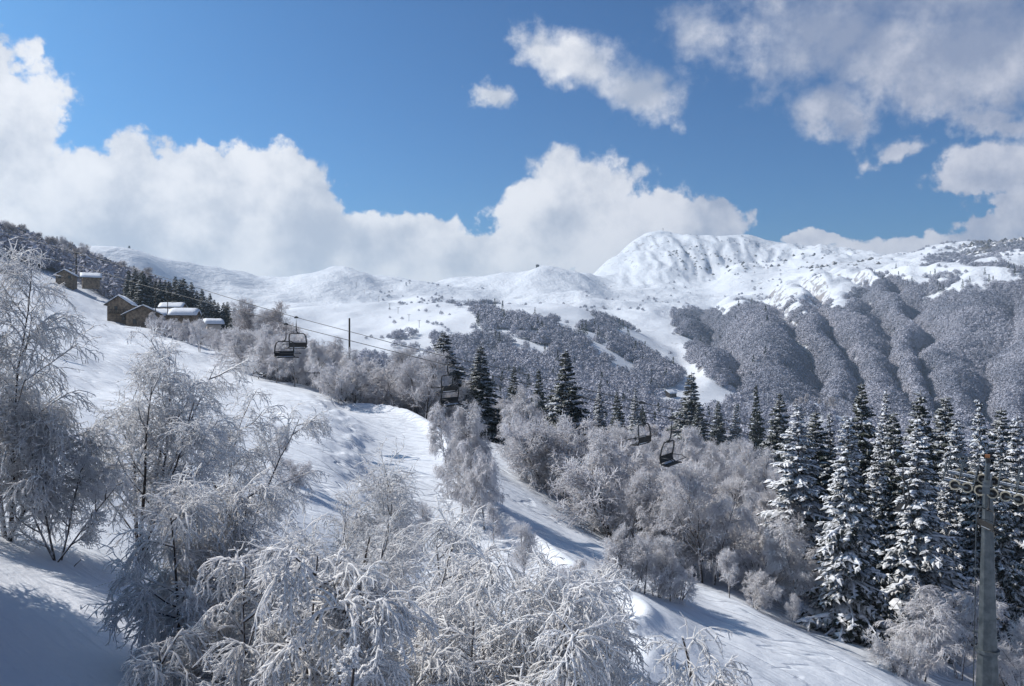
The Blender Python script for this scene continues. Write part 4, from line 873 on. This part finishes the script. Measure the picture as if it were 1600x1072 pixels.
scatter('scrub', 'scattered bushes on the upper snowfields and rocky crest', np.concatenate([
    region(2600, (1030, 1690), (1300, 2950), [[(1040, 372), (1690, 360), (1690, 500), (1040, 500)]], size=(3.5, 7.5), dens=lambda x, y, px, py: np.clip(-.05 + fbm(x, y, 1/90., 3, 28) * 1.6 + (px - 1000) / 2600, 0, 1)),
    region(1500, (560, 1100), (900, 2000), [[(560, 440), (1100, 440), (1100, 620), (560, 560)]], size=(3, 6.5), dens=lambda x, y, px, py: np.clip(-.1 + fbm(x, y, 1/90., 3, 48) * 1.5, 0, 1)),
    region(9000, (1430, 1690), (1200, 1900), [[(1440, 432), (1500, 418), (1690, 405), (1690, 470), (1440, 478)]], size=(6, 11), dens=lambda x, y, px, py: np.clip(.2 + fbm(x, y, 1/60., 3, 58) * 1.8, 0, 1)),
    region(9500, (1430, 1690), (1500, 2200), [[(1445, 404), (1520, 385), (1690, 372), (1690, 412), (1560, 412), (1470, 428)]], size=(5, 9), dens=lambda x, y, px, py: np.clip(.55 + fbm(x, y, 1/60., 3, 28) * 1.6, 0, 1)),
    region(1500, (590, 780), (620, 1000), [[(600, 512), (700, 530), (790, 570), (700, 580), (620, 545)]], size=(6, 10), dens=lambda x, y, px, py: np.clip(.1 + fbm(x, y, 1/50., 3, 38) * 1.8, 0, 1))]), C_round)
scatter('far_conifers', 'small dark conifers dotted over the far slopes', np.concatenate([
    region(110, (1420, 1690), (1250, 1900), [[(1440, 440), (1500, 425), (1690, 415), (1690, 470), (1450, 480)]], size=(9, 14)),
    region(70, (1330, 1460), (1250, 1900), [[(1350, 432), (1400, 420), (1440, 450), (1400, 460)]], size=(9, 14)),
    region(400, (720, 1200), (700, 1400), [MIDP, LOBES[0], LOBES[1]], size=(9, 15), dens=lambda x, y, px, py: .35 + 0 * x),
    region(50, (620, 1180), (300, 700), [[(560, 560), (1340, 600), (1340, 700), (560, 700)]], size=(9, 13))]), C_fir)
scatter('hillside_woodland', 'frosted woodland covering the slope above and left of the village', region(3200, (-300, 330), (300, 560), [[(-300, 300), (-20, 352), (120, 390), (200, 425), (330, 470), (330, 500), (200, 476), (150, 455), (110, 425), (-300, 430)]], size=(8, 12)), C_round)

# ------------------------------------------------------------------ village houses
def house(name, label, cat, px, d, wd, ln, hw, rise, rot, wall=M_stone, over=.7, snow=.45, windows=(), balcony=None, sinkz=.0, dpy=None, chimney=False):
    """gable faces local -Y; wd across the gable, ln along the ridge"""
    x, y = xy(px, d); z = zg(x, y) if dpy is None else -(dpy - 536) / F * y
    o = link(name, None, None, (x, y, z), R(rot)); tag(o, label, cat)
    w2, l2 = wd / 2, ln / 2
    b = MB(); b.prism([(-w2, -l2, -2.5), (w2, -l2, -2.5), (w2, -l2, hw), (0, -l2, hw + rise), (-w2, -l2, hw)], (0, ln, 0)); wl = link('wall', b.mesh('house_wall', wall), o)
    sl = rise / w2; W = w2 + over; th_ = .22
    b = MB()
    for s in (-1, 1):
        b.prism([(0.01 * s, -l2 - over, hw + rise + .02), (s * W, -l2 - over, hw - over * sl + .02), (s * W, -l2 - over, hw - over * sl + .02 + th_), (0.01 * s, -l2 - over, hw + rise + .02 + th_)][::s], (0, ln + 2 * over, 0))
    rf = link('roof', b.mesh('house_roof', M_roof), o)
    # lumpy snow blanket
    nx, ny = 11, 9; Vt = []
    rr = np.random.RandomState(int(px * 7 + d))
    for j in range(ny):
        for i in range(nx):
            u = -1 + 2 * i / (nx - 1); yy = -l2 - over * 1.02 + (ln + 2.04 * over) * j / (ny - 1); xx = u * W * 1.02
            e = min(1, (1 - abs(u)) * 6 + .35) * min(1, min(j, ny - 1 - j) * 1.2 + .55)
            Vt.append((xx, yy, hw + rise - abs(xx) * sl + th_ + .03 + snow * e * (1 - .25 * (abs(u) < .05)) + rr.normal(0, .03)))
    nb = len(Vt); Vb = [(a, b_, hw + rise - abs(a) * sl + th_ + .025) for a, b_, _ in Vt]
    Fs = [(j * nx + i, j * nx + i + 1, (j + 1) * nx + i + 1, (j + 1) * nx + i) for j in range(ny - 1) for i in range(nx - 1)]
    ring = [i for i in range(nx)] + [j * nx + nx - 1 for j in range(1, ny)] + [(ny - 1) * nx + i for i in range(nx - 2, -1, -1)] + [j * nx for j in range(ny - 2, 0, -1)]
    Fs += [(a, ring[(k + 1) % len(ring)] , ring[(k + 1) % len(ring)] + nb, a + nb)[::-1] for k, a in enumerate(ring)]
    b = MB(); b.add(Vt + Vb, Fs); link('snow', b.mesh('roof_snow', M_snow, True), rf)
    for (wx, wz, ww, wh, side) in windows:
        if side == 'f': c = (wx, -l2 - .03, wz); sz = (ww, .1, wh); gz = (ww * .8, .04, wh * .84); off = (0, -.06, 0)
        elif side == 'r': c = (w2 + .03, wx, wz); sz = (.1, ww, wh); gz = (.04, ww * .8, wh * .84); off = (.06, 0, 0)
        else: c = (-w2 - .03, wx, wz); sz = (.1, ww, wh); gz = (.04, ww * .8, wh * .84); off = (-.06, 0, 0)
        b = MB(); b.box(c, sz); f = link('window', b.mesh('window_frame', M_wood), o)
        b = MB(); b.box((c[0] + off[0], c[1] + off[1], c[2]), gz); link('pane', b.mesh('window_pane', M_glass), f)
    if balcony:
        bz = balcony; bal = MB(); bal.box((0, -l2 - .55, bz), (wd * .9, 1.1, .12)); bo = link('balcony', bal.mesh('balcony_floor', M_wood), o)
        bal = MB(); bal.box((0, -l2 - 1.05, bz + .95), (wd * .9, .08, .1)); link('handrail', bal.mesh('balcony_rail', M_wood), bo)
        bl = MB(); bl.box((0, 0, 0), (.07, .06, .9)); bm = bl.mesh('baluster', M_wood)
        for k in range(10): link('baluster', bm, bo, (-wd * .43 + k * wd * .86 / 9, -l2 - 1.05, bz + .5))
    if chimney:
        b = MB(); b.box((w2 * .4, l2 * .3, hw + rise * .6 + .9), (.7, .7, 1.5)); ch = link('chimney', b.mesh('chimney', M_stone), o)
        b = MB(); b.box((w2 * .4, l2 * .3, hw + rise * .6 + 1.85), (.95, .95, .3)); link('cap', b.mesh('chimney_cap', M_snow), ch)
    return o
house('stone_house', 'tall stone gabled house with balcony and thick snow on its roof', 'house', 190, 214, 5.4, 8.5, 5.0, 1.9, 16, windows=((-.6, 3.9, .8, 1.0, 'f'), (1.2, 1.2, .9, 1.0, 'f'), (1.5, 3.6, .8, .9, 'r')), balcony=2.5, dpy=505)
house('stone_barn', 'low stone barn with wide dark eaves right of the tall stone house', 'barn', 226, 210, 8.0, 8.5, 2.6, 2.0, 20, over=1.1, snow=.35, windows=((1.6, 1.7, 1.0, 1.1, 'f'), (-2.0, .6, .9, 1.3, 'f')), dpy=507)
house('stone_hut', 'long dark-eaved hut joined to the right end of the barn', 'hut', 250, 214, 4.5, 7.0, 1.9, 1.0, -70, over=.9, snow=.35, windows=((.2, 1.0, .8, .7, 'f'),), dpy=502)
house('snow_roofed_house', 'pale low house buried under a thick snow roof', 'house', 289, 200, 4.6, 5.4, 1.2, 1.0, -80, wall=M_stone, snow=.8, windows=((-1.2, .9, .7, .8, 'f'), (1.0, .9, .7, .8, 'f')), dpy=500)
house('snow_roofed_shed', 'small white-topped shed right of the pale low house', 'shed', 333, 196, 3.0, 3.2, .9, .6, -60, wall=M_render, snow=.7, windows=((0, .6, .6, .6, 'f'),), dpy=512)
house('village_barn', 'brown barn half hidden behind the spruce row', 'barn', 270, 236, 4.0, 5.6, 1.5, 1.0, -82, snow=.25, windows=((0, 1., .8, .8, 'f'),), dpy=488)
house('stone_house', 'dark stone house just behind the tall left birch', 'house', 104, 290, 5.6, 7.0, 4.2, 1.7, 18, windows=((-1.5, 3.5, 1.0, 1.1, 'f'), (1.6, 3.5, 1.0, 1.1, 'f')), dpy=449, chimney=True)
house('cabin', 'highest small cabin with white roof on the wooded slope', 'cabin', 130, 345, 4.6, 5.2, 2.4, 1.4, 25, wall=M_wood, windows=((0, 1.3, .9, .9, 'f'),), dpy=413)
house('snow_roofed_cottage', 'low cottage, mostly white roof, below the small high cabin', 'cottage', 142, 285, 5.0, 5.5, 1.4, 1.2, -60, windows=((0, .6, .7, .6, 'f'),), dpy=440)
house('mountain_chalet', 'tiny chalet on the snowy knoll in the valley', 'chalet', 1274, 625, 9, 8, 3, 3, -30, wall=M_wood, windows=((0, 1.5, 1, 1, 'f'),), sinkz=0)
house('valley_hut', 'small dark hut with snowy roof on the slope beyond the spruces', 'hut', 1046, 760, 9, 10, 3, 2.5, -50, wall=M_wood, windows=((0, 1.5, 1, 1, 'f'),))
house('summit_hut', 'small lift station on the rounded snow hill at left of centre', 'hut', 528, 1985, 9, 14, 4, 2, -60, wall=M_wood, windows=((0, 2, 1.5, 1.5, 'f'),))
house('ridge_hut', 'tiny square hut on top of the shaded knoll', 'hut', 840, 2120, 7, 7, 6, 1, -20, wall=M_wood, windows=((0, 3, 1.5, 1.5, 'f'),))
for i, px in enumerate((1240, 1247, 1254, 1262, 1282, 1290, 1296, 1304)):
    plant('knoll_tree', BEECH_D, 10, px, 628 + (i % 3) * 5, 11 + (i % 4), ORD[i] + ' bare tree from the left beside the chalet on the snowy knoll', 'trees on the knoll', rng=rnd, width=.75)
# summit cross
x, y = xy(1036, 2985); o = link('summit_cross', None, None, (x, y, zg(x, y))); tag(o, 'tiny cross on the highest mountain top', 'cross')
b = MB(); b.box((0, 0, 4), (1.1, 1.1, 9)); link('post', b.mesh('cross_post', M_dsteel), o)
b = MB(); b.box((0, 0, 6.6), (5, .8, .9)); link('crossbar', b.mesh('cross_bar', M_dsteel), o)
p = hit(202, 388, 900, 3000); o = link('cairn', None, None, (p.x, p.y, p.z)); tag(o, 'tiny stone marker on the smooth shaded hill at the left', 'marker')
b = MB(); b.box((0, 0, 2.), (3.2, 3.2, 5.), taper=.7); link('stone', b.mesh('cairn_stone', M_rock), o)
b = MB(); b.box((0, 0, 4.9), (1.2, 1.2, .8)); link('snow', b.mesh('cairn_snow', M_snow), o)
# drag lift masts climbing the bowl
mast = MB(); mast.tube([(0, 0, -1), (0, 0, 9)], .28, 6); mastm = mast.mesh('mast_pole', M_dsteel)
arm = MB(); arm.box((0, 0, 9), (4.6, .35, .35)); armm = arm.mesh('mast_arm', M_dsteel)
for i, (px, py) in enumerate(((557, 448), (569, 459), (578, 465), (592, 472), (609, 484), (622, 490), (639, 502), (655, 512))):
    p = hit(px, py, 650, 2100); o = link('lift_mast', None, None, p, .5); tag(o, ORD[i] + ' thin T-shaped lift mast from the top in the far snow bowl', 'lift mast', 'distant lift masts')
    link('pole', mastm, o); link('crossarm', armm, o)
# utility poles
def pole(px, d, top, label, r=.16, arms=0):
    x, y = xy(px, d); z0 = zg(x, y); z1 = -(top - 536) / F * d
    o = link('utility_pole', None, None, (x, y, z0)); tag(o, label, 'pole')
    b = MB(); b.tube([(0, 0, -.5), (0, 0, z1 - z0)], [r, r * .7], 8); link('pole', b.mesh('utility_pole', M_wood), o)
    for k in range(arms):
        b = MB(); b.box((0, 0, z1 - z0 - .5 - .9 * k), (1.9, .14, .16)); a = link('crossarm', b.mesh('pole_arm', M_wood), o)
        b = MB(); b.tube([(-.75, 0, z1 - z0 - .38 - .9 * k), (-.75, 0, z1 - z0 - .15 - .9 * k)], .07, 6); b.tube([(.75, 0, z1 - z0 - .38 - .9 * k), (.75, 0, z1 - z0 - .15 - .9 * k)], .07, 6); link('insulator', b.mesh('insulators', M_dsteel), a)
pole(546, 165, 502, 'tall dark wooden pole crossing both lift cables', .22)
pole(119, 300, 394, 'utility pole beside the highest small cabin', .3, 1)
pole(243, 206, 446, 'thin utility pole in front of the spruce row', .14, 1)
pole(262, 206, 470, 'short utility pole above the dark-eaved hut', .14)

# ------------------------------------------------------------------ chairlift
LA0 = np.array([-19.3, 69.0]); LA1 = np.array([10.0, 50.5]); ldir = (LA1 - LA0) / np.linalg.norm(LA1 - LA0); lnor = np.array([-ldir[1], ldir[0]])
if lnor[1] < 0: lnor = -lnor
GAUGE = 4.2
def on_line(px, off):
    """point in plan where the sight line of a photo column crosses the cable line"""
    k = (px - 800) / F; o = LA0 + lnor * off
    t = (k * o[1] - o[0]) / (ldir[0] - k * ldir[1]); return o + ldir * t
def cpt(px, py, off):
    q = on_line(px, off); return Vector((q[0], q[1], -(py - 536) / F * q[1]))
near_pts = [cpt(px, py, 0) for px, py in ((-60, 378), (100, 410), (250, 453), (400, 493), (445, 506), (546, 532), (657, 560), (793, 593), (1049, 653), (1210, 687), (1350, 720), (1486, 749))]
far_pts = [cpt(px, py, GAUGE) for px, py in ((-60, 346), (95, 388), (250, 432), (400, 478), (463, 496), (546, 518), (664, 549), (800, 580), (1002, 629), (1205, 671), (1350, 703), (1480, 733))]
ASK = []
def cable(pts, label):
    # continue beyond the tower, downhill to the right
    e = pts[-1] - pts[-2]; e.normalize(); a = pts[-1] + e * 3.4; a.z -= .10; bq = a + e * 30; bq.z -= 4
    P_ = np.array([tuple(p) for p in pts + [a, bq]]); s = np.concatenate([[0], np.cumsum(np.linalg.norm(np.diff(P_, axis=0), axis=1))])
    u = np.linspace(0, s[-1], 90); Q_ = pchip(s, P_, u)
    b = MB(); b.tube(Q_, .027, 5); o = link('lift_cable', b.mesh('lift_cable', M_dsteel, True)); tag(o, label, 'cable', 'chairlift cables'); return Q_
QN = cable(near_pts, 'nearer chairlift cable, the lower of the two lines'); QF = cable(far_pts, 'farther chairlift cable, the upper of the two lines')
def at_cable(Q_, px):
    k = Q_[:, 0] / Q_[:, 1] * F + 800; i = int(np.clip(np.searchsorted(k, px) - 1, 0, len(k) - 2)); t = (px - k[i]) / (k[i+1] - k[i]); return Vector(Q_[i] * (1 - t) + Q_[i+1] * t)
def arc(c, r, a0, a1, n, plane='yz'):
    out = []
    for k in range(n + 1):
        t = R(a0 + (a1 - a0) * k / n); out.append((c[0], c[1] + r * math.cos(t), c[2] + r * math.sin(t)) if plane == 'yz' else (c[0] + r * math.cos(t), c[1], c[2] + r * math.sin(t)))
    return out
def make_chair():
    """local X across the seat, -Y the way it faces, origin at the grip on the cable; about 2.9 m tall"""
    parts = []
    b = MB(); b.box((0, 0, -.02), (.10, .42, .13)); b.box((0, 0, .06), (.07, .2, .08)); parts.append(('grip', b.mesh('chair_grip', M_dsteel), []))
    b = MB(); b.tube([(0, 0, -.03), (0, .0, -.9), (0, .02, -1.15), (-.03, .08, -1.3), (-.12, .12, -1.38)], .05, 8); b.box((-.12, .12, -1.40), (.2, .2, .14)); parts.append(('hanger', b.mesh('chair_hanger', M_dsteel, True), []))
    for s in (-1, 1):
        b = MB(); b.tube([(-.1 * (s < 0), .12, -1.42), (s * .42, .12, -1.42), (s * .54, .12, -1.50), (s * .60, .16, -1.75), (s * .62, .24, -2.35), (s * .62, .22, -2.62), (s * .62, -.05, -2.74), (s * .62, -.38, -2.74)], .042, 7)
        parts.append(('side_frame', b.mesh('chair_side_frame', M_dsteel, True), []))
    b = MB(); b.box((0, -.10, -2.72), (1.22, .50, .07)); seat = ('seat', b.mesh('chair_seat', M_rubber), []); parts.append(seat)
    rot = Matrix.Rotation(R(-14), 3, 'X'); b = MB(); b.box((0, .22, -2.42), (1.22, .06, .42), rot); parts.append(('backrest', b.mesh('chair_backrest', M_rubber), []))
    b = MB(); b.tube([(-.62, .20, -2.30), (-.66, -.35, -2.30), (-.64, -.62, -2.42)], .022, 6); b.tube([(.62, .20, -2.30), (.66, -.35, -2.30), (.64, -.62, -2.42)], .022, 6); b.tube([(-.64, -.62, -2.42), (.64, -.62, -2.42)], .026, 6); parts.append(('safety_bar', b.mesh('chair_safety_bar', M_dsteel, True), []))
    b = MB(); b.box((.12, .08, -2.665), (.7, .14, .05)); b.box((-.3, .05, -2.67), (.3, .10, .035)); parts.append(('snow', b.mesh('chair_snow', M_snow), []))
    for nm, m_, _ in parts:
        if nm not in ('grip', 'hanger'):
            for v in m_.vertices: v.co.x *= 1.62
    return parts
CH = make_chair()
def chair(Q_, px, label, face, tilt=0.):
    p = at_cable(Q_, px); a = math.atan2(ldir[1], ldir[0]) + (math.pi / 2 if face > 0 else -math.pi / 2)
    o = link('lift_chair', None, None, p); o.rotation_euler = (R(tilt), 0, a); tag(o, label, 'chair', 'chairs hanging from the lift')
    o.scale = (1.06, 1.06, 1.06)
    for nm, m_, _ in CH: link(nm, m_, o)
    return o
chair(QN, 447, 'empty lift chair in front of the leftmost pair, on the lower cable', 1)
chair(QF, 463, 'empty lift chair behind the leftmost pair, on the upper cable', -1)
chair(QN, 708, 'empty lift chair in front of the second pair, right of the dark spruce', 1, 2)
chair(QF, 700, 'empty lift chair behind the second pair, facing left', -1, -2)
chair(QF, 1003, 'empty lift chair third along the line, seat facing left', -1)
chair(QN, 1050, 'empty lift chair with tilted dark seat right of the third one', 1, 3)
chair(QF, 1411, 'snow-dusted lift chair in front of the broad spruce left of the tower', -1)
chair(QN, 4, 'far lift chair cut by the left edge of the view', 1)

# tower
tn = cpt(1541, 768, 0); tc = tn + Vector((lnor[0], lnor[1], 0)) * GAUGE / 2
slope = (near_pts[-1].z - near_pts[-3].z) / (Vector(near_pts[-1][:2]) - Vector(near_pts[-3][:2])).length
ztop = tn.z
zgd = zg(tc.x, tc.y)
rz_t = math.atan2(ldir[1], ldir[0])
tw_o = link('lift_tower', None, None, (tc.x, tc.y, zgd)); tw_o.rotation_euler.z = rz_t
tag(tw_o, 'grey steel chairlift tower with wheel trains and railed platforms at the right', 'lift tower')
H0 = ztop - zgd                                      # height of the wheel trains above the ground
b = MB(); b.tube([(0, 0, -1), (0, 0, H0 - 8.95)], [.74, .505], 8); link('lower_shaft', b.mesh('tower_shaft', M_steel), tw_o)
b = MB(); b.tube([(0, 0, H0 - 8.9), (0, 0, H0 + .2)], [.495, .25], 8); link('upper_shaft', b.mesh('tower_shaft_upper', M_steel), tw_o)
b = MB(); b.tube([(0, 0, H0 - 9.02), (0, 0, H0 - 8.84)], .60, 16); link('flange', b.mesh('tower_flange', M_steel), tw_o)
b = MB(); b.tube([(0, 0, H0 + .2), (0, 0, H0 + 1.5)], [.15, .11], 8); msto = link('mast', b.mesh('tower_mast', M_steel), tw_o)
b = MB(); b.box((0, 0, H0 + 1.58), (.24, .24, .16)); link('cap', b.mesh('tower_cap', M_orange), msto)
b = MB(); b.box((.05, -.18, H0 + 1.36), (.22, .18, .26)); link('lamp', b.mesh('tower_lamp', M_dsteel), msto)
b = MB(); b.box((0, 0, H0 + .12), (.34, GAUGE + 1.0, .36)); link('crossarm', b.mesh('tower_crossarm', M_steel), tw_o)
# ladder on the left
lx = -.62
for s in (-.17, .17):
    b = MB(); b.tube([(lx - .08, s, 0), (lx + .13, s, H0 - .2)], .022, 5); link('ladder_rail', b.mesh('ladder_rail', M_steel), tw_o)
b = MB(); b.tube([(0, -.17, 0), (0, .17, 0)], .014, 5); rm = b.mesh('ladder_rung', M_steel)
nrg = int((H0 - .4) / .30)
for k in range(nrg): link('rung', rm, tw_o, (lx - .08 + .21 * (k * .3 + .3) / H0, 0, k * .30 + .3))
for k in range(4):
    zz_ = H0 - 1.2 - 3.4 * k; b = MB(); b.box((lx / 2 - .15, 0, zz_), (.45, .3, .05)); b.tube([(lx - .25, -.25, zz_), (lx - .25, .25, zz_)], .025, 5); link('ladder_bracket', b.mesh('ladder_bracket', M_steel), tw_o)
sl_ang = math.atan(slope)
def tilt_pt(x, z): return x * math.cos(sl_ang), z + x * math.sin(sl_ang)
wh = MB(); wh.tube([(0, -.055, 0), (0, .055, 0)], .22, 20); whm = wh.mesh('sheave_disc', M_rubber)
rim = MB()
for k in range(20):
    a0, a1 = 2 * math.pi * k / 20, 2 * math.pi * (k + 1) / 20
    q = lambda r, a, yy: (r * math.cos(a), yy, r * math.sin(a))
    V_ = [q(.20, a0, -.075), q(.27, a0, -.075), q(.27, a1, -.075), q(.20, a1, -.075), q(.20, a0, .075), q(.27, a0, .075), q(.27, a1, .075), q(.20, a1, .075)]
    rim.add(V_, [(0, 1, 2, 3), (7, 6, 5, 4), (1, 5, 6, 2), (0, 3, 7, 4)])
rimm = rim.mesh('sheave_rim', M_sheave)
hb = MB(); hb.tube([(0, -.09, 0), (0, .09, 0)], .055, 8); hbm = hb.mesh('sheave_hub', M_steel)
for side, off in ((-1, 0), (1, 1)):
    yy = -GAUGE / 2 if side < 0 else GAUGE / 2
    zc = H0
    tr = link('wheel_train', None, tw_o, (0, yy, zc)); tr.rotation_euler.y = -sl_ang
    b = MB(); b.box((0, .14 , -.02), (3.3, .07, .24)); fr_ = link('beam', b.mesh('train_beam', M_steel), tr)
    for k in range(6):
        xk = -1.45 + .58 * k
        wv_ = link('wheel', whm, tr, (xk, 0, -.02)); wv_.parent = tr
        # rim and hub are joined to the disc as one wheel mesh
    for k in range(3):
        b = MB(); b.box((-1.16 + 1.16 * k, -.10, -.02), (.66, .03, .10)); link('rocker', b.mesh('rocker', M_steel), tr)
# a wheel is disc + pale rim + hub: one mesh with three materials
def wheel_mesh():
    parts_ = [(whm, 0), (rimm, 1), (hbm, 2)]; V_, F_, mi = [], [], []; o_ = 0
    for m_, k in parts_:
        n_ = len(m_.vertices); co = np.empty(n_ * 3); m_.vertices.foreach_get('co', co); V_ += co.reshape(-1, 3).tolist()
        for p_ in m_.polygons: F_.append([v + o_ for v in p_.vertices]); mi.append(k)
        o_ += n_
    m_ = bpy.data.meshes.new('sheave_wheel'); m_.from_pydata(V_, [], F_)
    for q in (M_rubber, M_sheave, M_steel): m_.materials.append(q)
    m_.polygons.foreach_set('material_index', mi); m_.update(); return m_
wm_ = wheel_mesh()
for o in sc.objects:
    if o.name.split('.')[0] == 'wheel': o.data = wm_
# catwalks with railings beside both trains
def catwalk(yc, x0, x1, nm):
    cw = link(nm, None, tw_o, (0, yc, H0 + .02)); cw.rotation_euler.y = -sl_ang
    L_ = x1 - x0; xm = (x0 + x1) / 2
    b = MB(); b.box((xm, 0, 0), (L_, .60, .06)); link('deck', b.mesh('catwalk_deck', M_steel), cw)
    b = MB(); b.box((xm, 0, .085), (L_ * .97, .5, .09)); link('snow', b.mesh('catwalk_snow', M_snow), cw)
    pm = MB(); pm.tube([(0, 0, 0), (0, 0, 1.05)], .028, 5); pmm = pm.mesh('rail_post', M_steel)
    for s in (-.29, .29):
        for k in range(int(L_ / .7) + 1): link('post', pmm, cw, (x0 + .03 + k * (L_ - .06) / int(L_ / .7), s, .03))
        for hz in (.55, 1.05):
            b = MB(); b.tube([(x0, s, hz), (x1, s, hz)], .024, 5); link('handrail', b.mesh('catwalk_rail', M_steel), cw)
    for xx in (x0, x1):
        for hz in (.55, 1.05):
            b = MB(); b.tube([(xx, -.29, hz), (xx, .29, hz)], .024, 5); link('end_rail', b.mesh('catwalk_end_rail', M_steel), cw)
for q_ in (-1, 1):
    catwalk(q_ * (GAUGE / 2 - .62), -2.05, -.55, 'catwalk'); catwalk(q_ * (GAUGE / 2 - .62), .45, 2.2, 'catwalk')
# the small dark chair passing the tower below the arm: hangs from a rescue line bracket
p = at_cable(QN, 1546)
cq = link('lift_chair', None, None, p); cq.scale = (.78, .78, .78)
tag(cq, 'dark lift chair hanging in front of the tower shaft', 'chair', 'chairs hanging from the lift'); cq.rotation_euler.z = rz_t + math.pi / 2 + .5
for nm, m_, _ in CH: link(nm, m_, cq)
# stakes poking out of the snow at the lower left
for px, py, lb in ((92, 848, 'upper of two short stakes poking out of the shaded snow'), (118, 886, 'lower of two short stakes poking out of the shaded snow')):
    p = hit(px, py, 8, 60); o = link('stake', None, None, p); tag(o, lb, 'stake')
    b = MB(); b.tube([(-.12, 0, -.1), (0, 0, .05), (.13, .02, .17)], [.014, .011, .006], 5); link('stick', b.mesh('stake', M_wood), o)
    b = MB(); b.tube([(-.01, 0, .064), (.12, .02, .178)], .007, 4); link('snow', b.mesh('stake_snow', M_snow), o)
# rocks on the crest
rkr = np.random.RandomState(9)
def rock_mesh(seed):
    r_ = np.random.RandomState(seed); V_, F_ = blobs(r_, np.zeros((1, 3)), np.ones((1, 3))); V_ = V_ * r_.uniform(.7, 1.3, V_.shape); return mesh_np('rock', V_, F_, M_rock, smooth=False)
RK = [rock_mesh(s) for s in range(4)]
C_rock = lib_coll('crest_rocks', RK)
scatter('crags', 'dark rock outcrops on the high right-hand crest', np.concatenate([
    region(700, (1440, 1680), (1750, 2150), [[(1480, 392), (1560, 380), (1690, 372), (1690, 400), (1560, 402)]], size=(4, 13)),
    region(260, (1230, 1480), (1900, 2700), [[(1240, 410), (1370, 408), (1400, 440), (1240, 432)]], size=(3, 9)),
    region(260, (1040, 1330), (2300, 2950), [[(1045, 385), (1085, 385), (1150, 400), (1330, 410), (1330, 430), (1200, 430), (1045, 420)]], size=(3, 7))]), C_rock, cat='rocks')

# ------------------------------------------------------------------ air
hz = MB(); hz.box((0, 0, 0), (1, 1, 1)); hm = bpy.data.meshes.new('haze'); 
zlo, zhi = float(ZG.min()) - 2, float(ZG.max()) + 30
HB = 5400
hv = [(sx * HB, sy * HB, z) for z in (zlo, zhi) for sx, sy in ((-1, -1), (1, -1), (1, 1), (-1, 1))]
hm.from_pydata(hv, [], [(3, 2, 1, 0), (4, 5, 6, 7), (0, 1, 5, 4), (1, 2, 6, 5), (2, 3, 7, 6), (3, 0, 4, 7)])
mh = bpy.data.materials.new('haze'); mh.use_nodes = True; nt = mh.node_tree; nt.nodes.clear()
pv = nt.nodes.new('ShaderNodeVolumePrincipled'); pv.inputs['Color'].default_value = (.62, .80, 1, 1); pv.inputs['Density'].default_value = .00014; pv.inputs['Anisotropy'].default_value = .2
mo = nt.nodes.new('ShaderNodeOutputMaterial'); nt.links.new(pv.outputs[0], mo.inputs['Volume']); hm.materials.append(mh)
tag(link('haze', hm), kind='stuff')
tt=sum(len(m.polygons) for m in bpy.data.meshes); print('polys', tt, 'trees', NT[0], 'objects', len(sc.objects))
